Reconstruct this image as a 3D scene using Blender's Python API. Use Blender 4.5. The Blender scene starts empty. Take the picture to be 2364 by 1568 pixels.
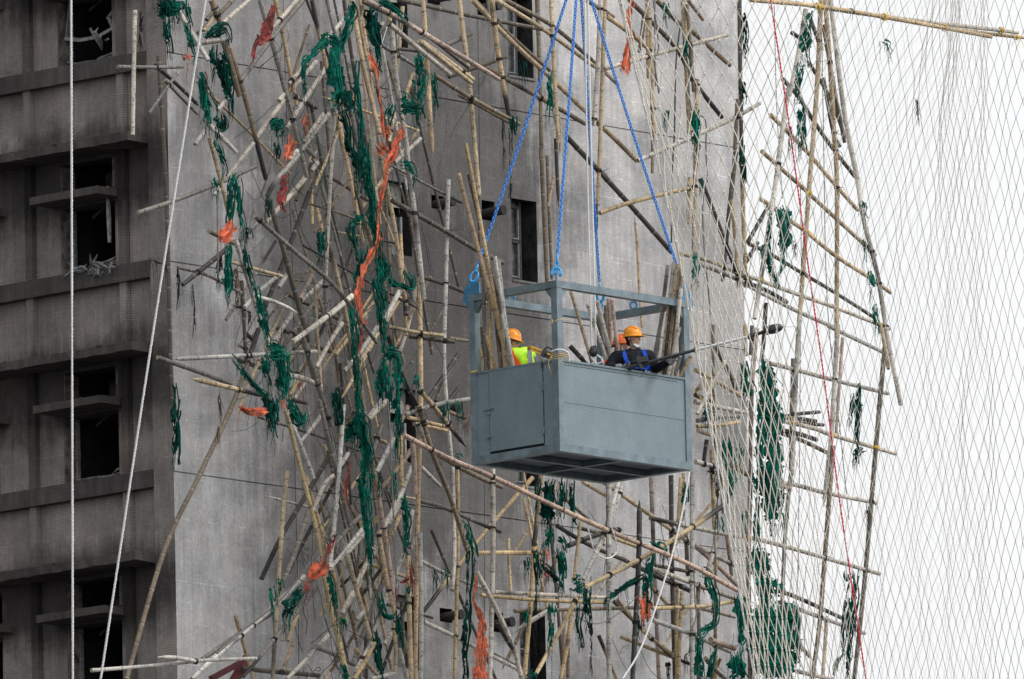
import bpy, bmesh, math, random
from mathutils import Vector, Matrix, noise
R = math.radians
random.seed(11)
scene = bpy.context.scene
col = scene.collection
# ------------------------------------------------------------------ camera
FPX = 37600.0                       # focal length in px of a 2364 px wide frame
ELEV, ROLL = R(9.2), R(-1.2)
CAM = Vector((0, 0, 1.6))
FW = Vector((0, math.cos(ELEV), math.sin(ELEV)))
R0 = Vector((1, 0, 0)); U0 = Vector((0, -math.sin(ELEV), math.cos(ELEV)))
XC = R0*math.cos(ROLL) + U0*math.sin(ROLL)
YC = -R0*math.sin(ROLL) + U0*math.cos(ROLL)
cd = bpy.data.cameras.new('camera'); cam = bpy.data.objects.new('camera', cd); col.objects.link(cam)
cd.sensor_width = 36.0; cd.lens = 36.0*FPX/2364.0; cd.clip_start = 1.0; cd.clip_end = 6000
M3 = Matrix((XC, YC, -FW)).transposed()
cam.matrix_world = Matrix.Translation(CAM) @ M3.to_4x4()
scene.camera = cam
def ray(x, y): return FW + XC*((x-1182)/FPX) + YC*((784-y)/FPX)
def P(x, y, d): return CAM + ray(x, y)*d
# ------------------------------------------------------------------ the two facade planes
TH = R(47.5)
EX = Vector((math.cos(TH), math.sin(TH), 0))      # along the side wall, away from the corner
EL = Vector((-math.sin(TH), math.cos(TH), 0))     # along the window facade, away from the corner
NR = Vector((math.sin(TH), -math.cos(TH), 0))     # side wall faces this way
NL = Vector((-math.cos(TH), -math.sin(TH), 0))    # window facade faces this way
K = P(396, 784, 210.0); KZ = Vector((K.x, K.y, 0))
def onwall(x, y, off=0.0, n=NR):
    r = ray(x, y)
    return CAM + r*((((K-CAM).dot(n)) + off)/r.dot(n))
def depth(p): return (p-CAM).dot(FW)
def wuz(x, y, off=0.0):
    p = onwall(x, y, off); return (p-KZ).dot(EX), p.z
def luz(x, y, off=0.0):
    p = onwall(x, y, off, NL); return (p-KZ).dot(EL), p.z
# ------------------------------------------------------------------ linking helpers
def cid(name): return name
def setp(o, label=None, cat=None, group=None, kind=None):
    if label: o['label'] = label
    if cat: o['category'] = cat
    if group: o['group'] = group
    if kind: o['kind'] = kind
    return o
def empty(name, loc, rz=0, **k):
    o = bpy.data.objects.new(name, None); col.objects.link(o); o.location = loc; o.rotation_euler = (0, 0, rz)
    o.empty_display_size = .1
    return setp(o, **k)
class MB:
    """collects shapes into one mesh"""
    def __init__(s): s.v = []; s.f = []; s.c = []
    def add(s, vs, fs, c=(1, 1, 1)):
        n = len(s.v); s.v += [tuple(v) for v in vs]; s.f += [tuple(i+n for i in f) for f in fs]; s.c += [c if isinstance(c[0], (int, float)) else c[i] for i in range(len(vs))]
    def box(s, lo, hi, m=None, c=(1, 1, 1)):
        x0, y0, z0 = lo; x1, y1, z1 = hi
        vs = [Vector(p) for p in ((x0,y0,z0),(x1,y0,z0),(x1,y1,z0),(x0,y1,z0),(x0,y0,z1),(x1,y0,z1),(x1,y1,z1),(x0,y1,z1))]
        if m: vs = [m @ v for v in vs]
        s.add(vs, [(0,3,2,1),(4,5,6,7),(0,1,5,4),(1,2,6,5),(2,3,7,6),(3,0,4,7)], c)
    def bar(s, a, b, w, h, up=Vector((0,0,1)), c=(1,1,1)):
        a = Vector(a); b = Vector(b); d = (b-a).normalized(); u = (up - d*up.dot(d))
        if u.length < 1e-4: u = Vector((1,0,0)) - d*d.x
        u.normalize(); r = d.cross(u)
        vs = [p + r*sx*w/2 + u*sz*h/2 for p in (a, b) for sx, sz in ((-1,-1),(1,-1),(1,1),(-1,1))]
        s.add(vs, [(0,1,2,3),(7,6,5,4),(0,4,5,1),(1,5,6,2),(2,6,7,3),(3,7,4,0)], c)
    def tube(s, pts, rad, n=8, c=(1,1,1), cap=True, closed=False):
        pts = [Vector(p) for p in pts]; m = len(pts)
        rads = rad if isinstance(rad, (list, tuple)) else [rad]*m
        T = []
        for i in range(m):
            a = pts[i-1] if (i > 0 or closed) else pts[i]; b = pts[(i+1) % m] if (i < m-1 or closed) else pts[i]
            t = b-a; T.append(t.normalized() if t.length > 1e-9 else Vector((0,0,1)))
        ref = Vector((0,0,1)) if abs(T[0].z) < .9 else Vector((1,0,0))
        u = (ref - T[0]*ref.dot(T[0])).normalized()
        vs = []; cs = []
        for i in range(m):
            u = (u - T[i]*u.dot(T[i])).normalized(); w = T[i].cross(u)
            for k in range(n):
                a = 2*math.pi*k/n
                vs.append(pts[i] + (u*math.cos(a) + w*math.sin(a))*rads[i]); cs.append(c if isinstance(c[0], (int, float)) else c[i])
        fs = []
        mm = m if closed else m-1
        for i in range(mm):
            for k in range(n):
                i2 = (i+1) % m
                fs.append((i*n+k, i*n+(k+1) % n, i2*n+(k+1) % n, i2*n+k))
        if cap and not closed:
            fs.append(tuple(range(n-1, -1, -1))); fs.append(tuple((m-1)*n+k for k in range(n)))
        s.add(vs, fs, cs)
    def ball(s, c, r, seg=10, rings=7, m=None, colr=(1,1,1)):
        c = Vector(c); rr = r if isinstance(r, (tuple, list)) else (r, r, r)
        vs = []; fs = []
        for i in range(rings+1):
            t = math.pi*i/rings
            for k in range(seg):
                a = 2*math.pi*k/seg
                v = Vector((rr[0]*math.sin(t)*math.cos(a), rr[1]*math.sin(t)*math.sin(a), rr[2]*math.cos(t)))
                if m: v = m @ v
                vs.append(c+v)
        for i in range(rings):
            for k in range(seg):
                fs.append((i*seg+k, (i+1)*seg+k, (i+1)*seg+(k+1) % seg, i*seg+(k+1) % seg))
        s.add(vs, fs, colr)
    def build(s, name, mat, parent=None, loc=None, smooth=False, world=True, **k):
        """vertices are world coordinates when world; the object sits at loc (or its parent's place)"""
        org = Vector(loc) if loc is not None else (Vector((0,0,0)) if parent is None else WL(parent))
        me = bpy.data.meshes.new(name)
        if world and parent is None: vv = [Vector(v)-org for v in s.v]
        elif world: Mi = MWM(parent).inverted(); vv = [Mi @ Vector(v) for v in s.v]
        else: vv = s.v
        me.from_pydata([tuple(v) for v in vv], [], s.f); me.validate()
        ca = me.color_attributes.new('tint', 'FLOAT_COLOR', 'POINT')
        if len(me.vertices) == len(s.c):
            buf = []
            for cc in s.c: buf += [cc[0], cc[1], cc[2], 1.0]
            ca.data.foreach_set('color', buf)
        if smooth:
            me.polygons.foreach_set('use_smooth', [True]*len(me.polygons))
            if smooth == 'auto': me.set_sharp_from_angle(angle=R(38))
        me.materials.append(mat); me.update()
        o = bpy.data.objects.new(name, me); col.objects.link(o)
        if parent is None: o.location = org
        else: o.parent = parent
        return setp(o, **k)
def MWM(o):
    m = Matrix.Translation(o.location) @ o.rotation_euler.to_matrix().to_4x4()
    return (MWM(o.parent) @ m) if o.parent else m
def WL(o): return MWM(o).translation
# ------------------------------------------------------------------ materials
def newmat(name, rough=.8, spec=.3, metal=0.0):
    m = bpy.data.materials.new(name); m.use_nodes = True; nt = m.node_tree
    b = nt.nodes['Principled BSDF']; b.inputs['Roughness'].default_value = rough
    b.inputs['Specular IOR Level'].default_value = spec; b.inputs['Metallic'].default_value = metal
    return m, nt, b
def N(nt, t, **k):
    n = nt.nodes.new(t)
    for a, v in k.items(): setattr(n, a, v)
    return n
def L(nt, a, b): nt.links.new(a, b)
def val(nt, sock, v):
    if isinstance(v, (int, float)): sock.default_value = v
    elif isinstance(v, tuple): sock.default_value = v
    else: L(nt, v, sock)
def Mth(nt, op, a, b=None, c=None, clamp=False):
    n = N(nt, 'ShaderNodeMath', operation=op, use_clamp=clamp)
    for i, v in enumerate((a, b, c)):
        if v is not None: val(nt, n.inputs[i], v)
    return n.outputs[0]
def Mix(nt, f, a, b, blend='MIX'):
    n = N(nt, 'ShaderNodeMix', data_type='RGBA', blend_type=blend)
    val(nt, n.inputs[0], f)
    for i, v in ((6, a), (7, b)):
        if isinstance(v, tuple) and len(v) == 3: v = v+(1,)
        val(nt, n.inputs[i], v)
    return n.outputs[2]
def Noise(nt, vec, scale, detail=4, rough=.6, dist=0.0):
    n = N(nt, 'ShaderNodeTexNoise'); n.inputs['Scale'].default_value = scale; n.inputs['Detail'].default_value = detail
    n.inputs['Roughness'].default_value = rough; n.inputs['Distortion'].default_value = dist
    if vec is not None: L(nt, vec, n.inputs['Vector'])
    return n.outputs['Fac']
def Map(nt, vec, scale=(1,1,1), loc=(0,0,0), rot=(0,0,0)):
    n = N(nt, 'ShaderNodeMapping'); n.inputs['Scale'].default_value = scale; n.inputs['Location'].default_value = loc; n.inputs['Rotation'].default_value = rot
    L(nt, vec, n.inputs['Vector']); return n.outputs[0]
def Ramp(nt, f, stops):
    n = N(nt, 'ShaderNodeMapRange', interpolation_type='SMOOTHSTEP'); val(nt, n.inputs[0], f)
    n.inputs[1].default_value = stops[0]; n.inputs[2].default_value = stops[1]
    n.inputs[3].default_value = stops[2] if len(stops) > 2 else 0; n.inputs[4].default_value = stops[3] if len(stops) > 3 else 1
    return n.outputs[0]
def Bump(nt, b, h, strength=.3, dist=.01):
    n = N(nt, 'ShaderNodeBump'); n.inputs['Strength'].default_value = strength; n.inputs['Distance'].default_value = dist
    L(nt, h, n.inputs['Height']); L(nt, n.outputs[0], b.inputs['Normal'])
def coord(nt, which='Object'):
    return N(nt, 'ShaderNodeTexCoord').outputs[which]
def tintmat(name, base, rough=.8, spec=.2, var=.35, nscale=30, metal=0.0, bump=0.0, trans=0.0):
    """base colour x vertex tint x noise"""
    m, nt, b = newmat(name, rough, spec, metal)
    at = N(nt, 'ShaderNodeAttribute', attribute_name='tint').outputs['Color']
    pos = N(nt, 'ShaderNodeNewGeometry').outputs['Position']
    n = Noise(nt, pos, nscale, 4, .65)
    c = Mix(nt, 1.0, base, at, 'MULTIPLY')
    f = Ramp(nt, n, (.25, .75, 1-var, 1+var*.4))
    cc = N(nt, 'ShaderNodeCombineColor'); 
    for i in range(3): L(nt, f, cc.inputs[i])
    c = Mix(nt, 1.0, c, cc.outputs[0], 'MULTIPLY')
    L(nt, c, b.inputs['Base Color'])
    if bump: Bump(nt, b, n, bump, .01)
    if name == 'green_netting':
        hol = Ramp(nt, Noise(nt, pos, 9, 5, .7), (.58, .75, 0, .22)); tr_ = N(nt, 'ShaderNodeBsdfTransparent'); m1_ = N(nt, 'ShaderNodeMixShader'); L(nt, hol, m1_.inputs[0]); L(nt, b.outputs[0], m1_.inputs[1]); L(nt, tr_.outputs[0], m1_.inputs[2]); bo_ = m1_.outputs[0]
    else: bo_ = b.outputs[0]
    if trans:
        tr = N(nt, 'ShaderNodeBsdfTranslucent'); L(nt, c, tr.inputs[0])
        mx = N(nt, 'ShaderNodeMixShader'); mx.inputs[0].default_value = trans
        L(nt, bo_, mx.inputs[1]); L(nt, tr.outputs[0], mx.inputs[2])
        L(nt, mx.outputs[0], nt.nodes['Material Output'].inputs[0])
    return m
def bamboo_mat():
    m, nt, b = newmat('bamboo', .55, .35)
    at = N(nt, 'ShaderNodeAttribute', attribute_name='tint').outputs['Color']
    oi = N(nt, 'ShaderNodeObjectInfo').outputs['Random']
    pos = N(nt, 'ShaderNodeNewGeometry').outputs['Position']
    ofs = N(nt, 'ShaderNodeVectorMath', operation='ADD'); L(nt, pos, ofs.inputs[0])
    cx = N(nt, 'ShaderNodeCombineXYZ'); L(nt, Mth(nt, 'MULTIPLY', oi, 37.0), cx.inputs[0]); L(nt, cx.outputs[0], ofs.inputs[1])
    v = ofs.outputs[0]
    n1 = Noise(nt, v, 2.2, 5, .7); n2 = Noise(nt, v, 34, 3, .6); n3 = Noise(nt, v, 9, 6, .75, .6)
    big = Ramp(nt, n1, (.3, .75, .62, 1.25))
    c = Mix(nt, 1.0, at, mul3(nt, big), 'MULTIPLY')
    c = Mix(nt, Ramp(nt, n2, (.54, .66, 0, .75)), c, (.035, .03, .026))             # specks of soot
    c = Mix(nt, Ramp(nt, n3, (.54, .70, 0, .72)), c, (.075, .068, .06))            # smoke patches
    L(nt, c, b.inputs['Base Color']); Bump(nt, b, n3, .25, .01)
    return m
def mul3(nt, f):
    cc = N(nt, 'ShaderNodeCombineColor')
    for i in range(3): L(nt, f, cc.inputs[i])
    return cc.outputs[0]
def patchy_wall(name, base, dark, blobs, tile=(.024, .020), line=.5, streak=.4, rough=.85, axis='x'):
    """mosaic tile skin (wall coordinates x along, z up), soot and other dark patches with noisy edges, rain streaks and cracks"""
    m, nt, b = newmat(name, rough, .25)
    oc = coord(nt)
    sx = N(nt, 'ShaderNodeSeparateXYZ'); L(nt, oc, sx.inputs[0])
    cx = N(nt, 'ShaderNodeCombineXYZ'); uu = sx.outputs[0] if axis == 'x' else Mth(nt, 'ADD', Mth(nt, 'MULTIPLY', sx.outputs[0], .98), sx.outputs[1])
    L(nt, uu, cx.inputs[0]); L(nt, sx.outputs[2], cx.inputs[1])
    uv = cx.outputs[0]
    big = Noise(nt, uv, .55, 6, .62, .4); mid = Noise(nt, uv, 2.6, 6, .66); fine = Noise(nt, uv, 60, 3, .7)
    strk = Noise(nt, Map(nt, uv, (5.5, .35, 1)), 1.6, 6, .7)
    strk2 = Noise(nt, Map(nt, uv, (14, .5, 1), (3, 7, 0)), 1.6, 4, .7)
    # amount of dark patches
    s = None
    for (u, z, ru, rz, a) in blobs:
        dx = Mth(nt, 'MULTIPLY', Mth(nt, 'SUBTRACT', uu, u), 1/ru)
        dz = Mth(nt, 'MULTIPLY', Mth(nt, 'SUBTRACT', sx.outputs[2], z), 1/rz)
        d = Mth(nt, 'SQRT', Mth(nt, 'ADD', Mth(nt, 'MULTIPLY', dx, dx), Mth(nt, 'MULTIPLY', dz, dz)))
        d = Mth(nt, 'ADD', d, Mth(nt, 'MULTIPLY', Mth(nt, 'SUBTRACT', mid, .5), .9))
        d = Mth(nt, 'ADD', d, Mth(nt, 'MULTIPLY', Mth(nt, 'SUBTRACT', strk, .5), .8))
        k = Ramp(nt, d, (1.5, .55, 0, a))
        s = k if s is None else Mth(nt, 'MAXIMUM', s, k)
    f1 = Ramp(nt, big, (.32, .68, .66, 1.20)); f2 = Ramp(nt, strk, (.3, .72, 1-streak*.5, 1+streak*.25)); f3 = Ramp(nt, mid, (.25, .78, .86, 1.10))
    f4 = Ramp(nt, fine, (.25, .75, .95, 1.05))
    c = Mix(nt, 1.0, base, mul3(nt, Mth(nt, 'MULTIPLY', Mth(nt, 'MULTIPLY', f1, f2), Mth(nt, 'MULTIPLY', f3, f4))), 'MULTIPLY')
    c = Mix(nt, Ramp(nt, Noise(nt, uv, 1.1, 3, .5), (.4, .65, 0, .35)), c, (base[0]*1.03, base[1]*.96, base[2]*.90))
    if s is not None: c = Mix(nt, s, c, Mix(nt, Ramp(nt, fine, (.3, .7)), dark, (dark[0]*1.9, dark[1]*1.85, dark[2]*1.8)))
    # mosaic joints
    br = N(nt, 'ShaderNodeTexBrick', offset=0.0, squash=1.0)
    br.inputs['Scale'].default_value = 1.0; br.inputs['Mortar Size'].default_value = .0022; br.inputs['Mortar Smooth'].default_value = .3
    br.inputs['Brick Width'].default_value = tile[0]; br.inputs['Row Height'].default_value = tile[1]; br.inputs['Bias'].default_value = 0
    br.inputs['Color1'].default_value = (.0, .0, .0, 1); br.inputs['Color2'].default_value = (.55, .55, .55, 1)
    L(nt, uv, br.inputs['Vector'])
    tilev = N(nt, 'ShaderNodeSeparateColor'); L(nt, br.outputs['Color'], tilev.inputs[0])
    c = Mix(nt, 1.0, c, mul3(nt, Mth(nt, 'ADD', .90, Mth(nt, 'MULTIPLY', tilev.outputs[0], .36))), 'MULTIPLY')
    msk = Ramp(nt, Noise(nt, uv, 1.7, 4, .6), (.42, .62, .15, 1.0))
    lf = Mth(nt, 'MULTIPLY', Mth(nt, 'MULTIPLY', br.outputs['Fac'], msk), line)
    if axis == 'x': lf = Mth(nt, 'MULTIPLY', lf, Ramp(nt, uu, (1.4, 3.0, .30, 1.0)))
    c = Mix(nt, lf, c, Mix(nt, 1.0, c, (2.6, 2.55, 2.5), 'MULTIPLY'))
    # pale drips
    c = Mix(nt, Ramp(nt, strk2, (.68, .80, 0, .55)), c, Mix(nt, 1.0, c, (1.9, 1.9, 1.9), 'MULTIPLY'))
    # dark scratches and chips
    vo = Noise(nt, Map(nt, uv, (16, 4.5, 1)), 1.0, 5, .8)
    c = Mix(nt, Ramp(nt, vo, (.70, .76, 0, .75)), c, (.02, .018, .017))
    for (bw, bh, ofs_, thr) in ((.41, .27, .37, .50), (.23, .62, .5, .53)):       # hairline cracks and lime that follow the tile joints
        b2 = N(nt, 'ShaderNodeTexBrick', offset=ofs_, squash=1.0); b2.inputs['Scale'].default_value = 1.0; b2.inputs['Mortar Size'].default_value = .004; b2.inputs['Mortar Smooth'].default_value = .2
        b2.inputs['Brick Width'].default_value = bw; b2.inputs['Row Height'].default_value = bh; L(nt, uv, b2.inputs['Vector'])
        crk = Mth(nt, 'MULTIPLY', b2.outputs['Fac'], Ramp(nt, Noise(nt, uv, 2.3+bw*3, 5, .75), (thr, thr+.08)))
        c = Mix(nt, Mth(nt, 'MULTIPLY', crk, .6), c, Mix(nt, 1.0, c, (1.9, 1.9, 1.9), 'MULTIPLY'))
    L(nt, c, b.inputs['Base Color']); Bump(nt, b, br.outputs['Fac'], -.15, .004)
    return m
BAMB = bamboo_mat()
TIE = tintmat('nylon_tie', (.03, .028, .027), .7)
YTIE = tintmat('yellow_tie', (.85, .55, .04), .5)
GREEN = tintmat('green_netting', (.006, .165, .118), .85, .1, .8, 22, trans=.14)
ORANGE = tintmat('orange_cloth', (.66, .150, .078), .85, .1, .6, 16, trans=.1)
ROPE = tintmat('white_rope', (.80, .80, .79), .8, .2, .25, 60)
GREYROPE = tintmat('grey_rope', (.22, .22, .21), .9, .1, .5, 40)
STEEL = tintmat('bare_steel', (.72, .74, .77), .35, .5, .2, 30, metal=.4)
DARK = tintmat('charred_material', (.022, .021, .022), .85, .2, .5, 30)
BLACKP = tintmat('black_plastic', (.022, .024, .027), .4, .5, .2, 30)
WIRE = tintmat('thin_cable', (.07, .065, .062), .7)
# ================================================================== world, light, ground
w = bpy.data.worlds.new('World'); scene.world = w; w.use_nodes = True; nt = w.node_tree
bg = nt.nodes['Background']
sky = N(nt, 'ShaderNodeTexSky', sky_type='NISHITA'); sky.sun_disc = False
SUN_AZ, SUN_EL = R(115), R(48)      # azimuth clockwise from +Y: the open side is right of and behind the camera
sky.sun_elevation = SUN_EL; sky.sun_rotation = SUN_AZ; sky.dust_density = 5; sky.air_density = 1.5; sky.ozone_density = 1
cl = Noise(nt, coord(nt, 'Generated'), 2.2, 4, .5)
sep = N(nt, 'ShaderNodeSeparateXYZ'); L(nt, coord(nt, 'Generated'), sep.inputs[0])
# overcast: cloud brighter to the open right-hand side, duller to the left where towers stand
side = Mth(nt, 'ADD', Mth(nt, 'MULTIPLY', sep.outputs[0], .85), Mth(nt, 'MULTIPLY', sep.outputs[1], -.18))
amt = Ramp(nt, side, (-.75, .45, 3.4, 19.0))
lift = Ramp(nt, sep.outputs[2], (-.05, .02, .25, 1.0))
amt = Mth(nt, 'MULTIPLY', Mth(nt, 'MULTIPLY', amt, lift), Ramp(nt, cl, (.2, .8, .96, 1.04)))
cloud = Mix(nt, 1.0, (.975, .985, 1.0), mul3(nt, amt), 'MULTIPLY')
mixc = Mix(nt, .88, sky.outputs[0], cloud)
L(nt, mixc, bg.inputs[0]); bg.inputs[1].default_value = .10
sd = bpy.data.lights.new('sun', 'SUN'); sd.energy = 1.5; sd.angle = R(20); sd.color = (1, .975, .94)
so = bpy.data.objects.new('sun', sd); col.objects.link(so)
sdir = Vector((math.sin(SUN_AZ)*math.cos(SUN_EL), math.cos(SUN_AZ)*math.cos(SUN_EL), math.sin(SUN_EL)))
so.rotation_euler = sdir.to_track_quat('Z', 'Y').to_euler(); so.location = (60, -20, 90)
vs = scene.view_settings; vs.view_transform = 'Standard'; vs.look = 'None'; vs.exposure = 0; vs.gamma = 1
gm, gnt, gb = newmat('asphalt', .9)
gc = Mix(gnt, Noise(gnt, coord(gnt), .5, 6, .7), (.045, .045, .047), (.075, .073, .07)); L(gnt, gc, gb.inputs['Base Color'])
g = MB(); g.add([(-1500,-600,0),(1500,-600,0),(1500,2400,0),(-1500,2400,0)], [(0,1,2,3)])
g.build('ground', gm, kind='structure')
# ================================================================== tower
Z_J = [wuz(401, 1088)[1], wuz(399, 608)[1], wuz(388, 121)[1]]      # slab joints at the corner
FLR = (Z_J[2]-Z_J[0])/2
WLEN = wuz(1716, 600)[0]
ZB, ZT = 0.0, Z_J[2]+FLR*4.5
NB = int(Z_J[0]//FLR)
tower = empty('apartment_tower', KZ, TH, label='fire blackened residential tower with charred window bays and a pale concrete side wall', cat='building')
def wb(x, y, ru, rz, a):
    u, z = wuz(x, y); return (u, z, ru, rz, a)
side_m = patchy_wall('side_wall_mosaic', (.455, .452, .455), (.040, .037, .036), [
    wb(950, 740, 1.9, 3.0, .93), wb(1080, 420, 1.7, 2.0, .84), wb(1020, 130, 1.9, 1.8, .74), wb(760, 560, 1.5, 3.4, .74), wb(860, 1000, 1.3, 2.3, .92), wb(1090, 640, 1.25, 1.7, .80), wb(1120, 1000, 1.2, 1.9, .80),
    wb(1130, 760, 1.35, 1.0, .80), wb(600, 120, 2.2, 1.7, .58), wb(930, 1050, 1.5, 2.1, .86), wb(1090, 1180, 1.6, 1.3, .70), wb(880, 1400, 1.1, 1.7, .62), wb(1000, 1330, 1.2, 1.6, .45), wb(1700, 1100, .7, 2.0, .25),
    wb(1190, 120, .55, 1.6, .70), wb(1190, 560, .5, 1.1, .7), wb(760, 1200, 1.2, 1.8, .62), wb(440, 450, .5, 1.8, .40)],
    tile=(.034, .030), line=.50)
facade_m = patchy_wall('facade_mosaic', (.235, .214, .200), (.010, .009, .010), [
    (1.7, Z_J[0]+FLR*k + 1.30, 2.6, .58, .80) for k in (-1, 0, 1, 2)], tile=(.036, .033), line=.75, streak=.3, axis='y')  # darker band just below the hood on each floor
conc_m = patchy_wall('sooty_concrete', (.085, .078, .074), (.015, .014, .014), [], tile=(.036, .033), line=.5, streak=.7, axis='y')
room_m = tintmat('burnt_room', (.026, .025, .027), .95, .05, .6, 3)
def grid_wall(mb, u0, u1, z0, z1, holes, mk, reveal, y=0.0, rv=None):
    """wall sheet in (u, z) with rectangular holes, each with reveals going inward; mk(u, outward, z) -> point"""
    us = sorted({u0, u1, *[h[0] for h in holes], *[h[1] for h in holes]}); zs = sorted({z0, z1, *[h[2] for h in holes], *[h[3] for h in holes]})
    us = [u for u in us if u0 <= u <= u1]; zs = [z for z in zs if z0 <= z <= z1]
    for i in range(len(us)-1):
        for j in range(len(zs)-1):
            cu, cz = (us[i]+us[i+1])/2, (zs[j]+zs[j+1])/2
            if any(h[0] < cu < h[1] and h[2] < cz < h[3] for h in holes): continue
            mb.add([mk(us[i], y, zs[j]), mk(us[i+1], y, zs[j]), mk(us[i+1], y, zs[j+1]), mk(us[i], y, zs[j+1])], [(0,1,2,3)])
    for a, b, c, d in holes:
        q = [(a, c), (b, c), (b, d), (a, d)]
        vsx = [mk(u, y, z) for u, z in q] + [mk(u, y-reveal, z) for u, z in q]
        if rv is not None: q_ = MB(); rv.append(q_)
        (mb if rv is None else q_).add(vsx, [(0,4,5,1),(1,5,6,2),(2,6,7,3),(3,7,4,0)])
mkR = lambda u, o, z: Vector((u, -o, z))            # tower local: +x = along side wall, -y = out of side wall
mkL = lambda u, o, z: Vector((-o, u, z))            # window facade lies in the local y-z plane, -x is outward
def PX(x0, y0, x1, y1):                              # pixel rectangle -> (u0,u1,z0,z1) on the side wall
    a = wuz(x0, (y0+y1)/2)[0]; b = wuz(x1, (y0+y1)/2)[0]; xm = (x0+x1)/2
    return (a, b, wuz(xm, y1)[1], wuz(xm, y0)[1])
winR, shaftR, holeR = [], [], []
for k in range(-2, 4):
    f = lambda r: (r[0], r[1], r[2]+k*FLR, r[3]+k*FLR)
    winR.append(f(PX(1181, 462, 1240, 648))); shaftR.append(f(PX(889, 420, 950, 588)))
    holeR.append(f(PX(996, 452, 1025, 483))); holeR.append(f(PX(1112, 464, 1142, 509)))
mb = MB(); rvb = []
zc = [Z_J[0]+FLR*(k) for k in range(-NB, 7)]
allh = winR+shaftR+holeR
for i in range(len(zc)-1):
    z0, z1 = (0 if i == 0 else zc[i]+.007), zc[i+1]-.007
    hs = [(h[0], h[1], max(h[2], z0), min(h[3], z1)) for h in allh if h[3] > z0 and h[2] < z1]
    grid_wall(mb, 0, WLEN, z0, z1, hs, mkR, .28, rv=rvb)
    mb.add([mkR(0,0,z1), mkR(WLEN,0,z1), mkR(WLEN,-.03,z1), mkR(0,-.03,z1), mkR(0,0,z1+.014), mkR(WLEN,0,z1+.014), mkR(WLEN,-.03,z1+.014), mkR(0,-.03,z1+.014)], [(0,1,2,3),(4,7,6,5),(3,2,6,7)])
sw = mb.build('side_wall', side_m, tower, world=False)
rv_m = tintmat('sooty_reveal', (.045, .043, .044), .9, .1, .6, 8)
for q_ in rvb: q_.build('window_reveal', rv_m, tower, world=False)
mb = MB()      # the other faces of the tower body
D = 12.0
top = zc[-1]
mb.add([mkR(0,-D,0), mkR(WLEN,-D,0), mkR(WLEN,-D,top), mkR(0,-D,top), mkR(0,0,top), mkR(WLEN,0,top), mkR(WLEN,0,0), mkR(0,0,0)], [(0,3,2,1),(3,4,5,2),(1,2,5,6)])
mb.build('rear_wall', conc_m, tower, world=False)
# window facade -----------------------------------------------------
def LX(x0, y0, x1, y1, o=0.0):
    a = luz(x1, (y0+y1)/2, o)[0]; b = luz(x0, (y0+y1)/2, o)[0]; xm = (x0+x1)/2
    return (a, b, luz(xm, y1, o)[1], luz(xm, y0, o)[1])
REC = -.13
up0 = LX(128, 856, 262+8, 925, REC); lo0 = LX(148, 955, 275, 1108, REC)
uo = (lo0[0], lo0[1], up0[2], up0[3])
holesL = []
for k in range(-2, 4):
    for (a, b, c, d) in (lo0, uo):
        holesL.append((a, b, c+k*FLR, d+k*FLR)); holesL.append((a+2.16, b+2.16+.2, c+k*FLR, d+k*FLR))
mb = MB(); grid_wall(mb, .36, 5.2, 0, top, holesL, mkL, .30, REC)
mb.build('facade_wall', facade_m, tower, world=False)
mb = MB(); mb.add([mkL(0,0,0), mkL(.36,0,0), mkL(.36,0,top), mkL(0,0,top), mkL(.36,REC,0), mkL(.36,REC,top)], [(0,1,2,3),(1,4,5,2)])
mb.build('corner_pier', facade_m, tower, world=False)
def lb(mb, u0, u1, o0, o1, z0, z1):
    mb.box((-o1, u0, z0), (-o0, u1, z1))
jamb_m = tintmat('pale_plaster', (.17, .15, .135), .9, .1, .75, 7)
z_hood = luz(301, 302, .36)[1]; z_band_t = luz(352, 1088-4)[1]; z_band_b = luz(352, 1124)[1]
z_sh_t = luz(226, 428, .30)[1]; z_sh_b = luz(226, 466-20, .30)[1]
um = luz(68, 466, .3)[0]
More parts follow.
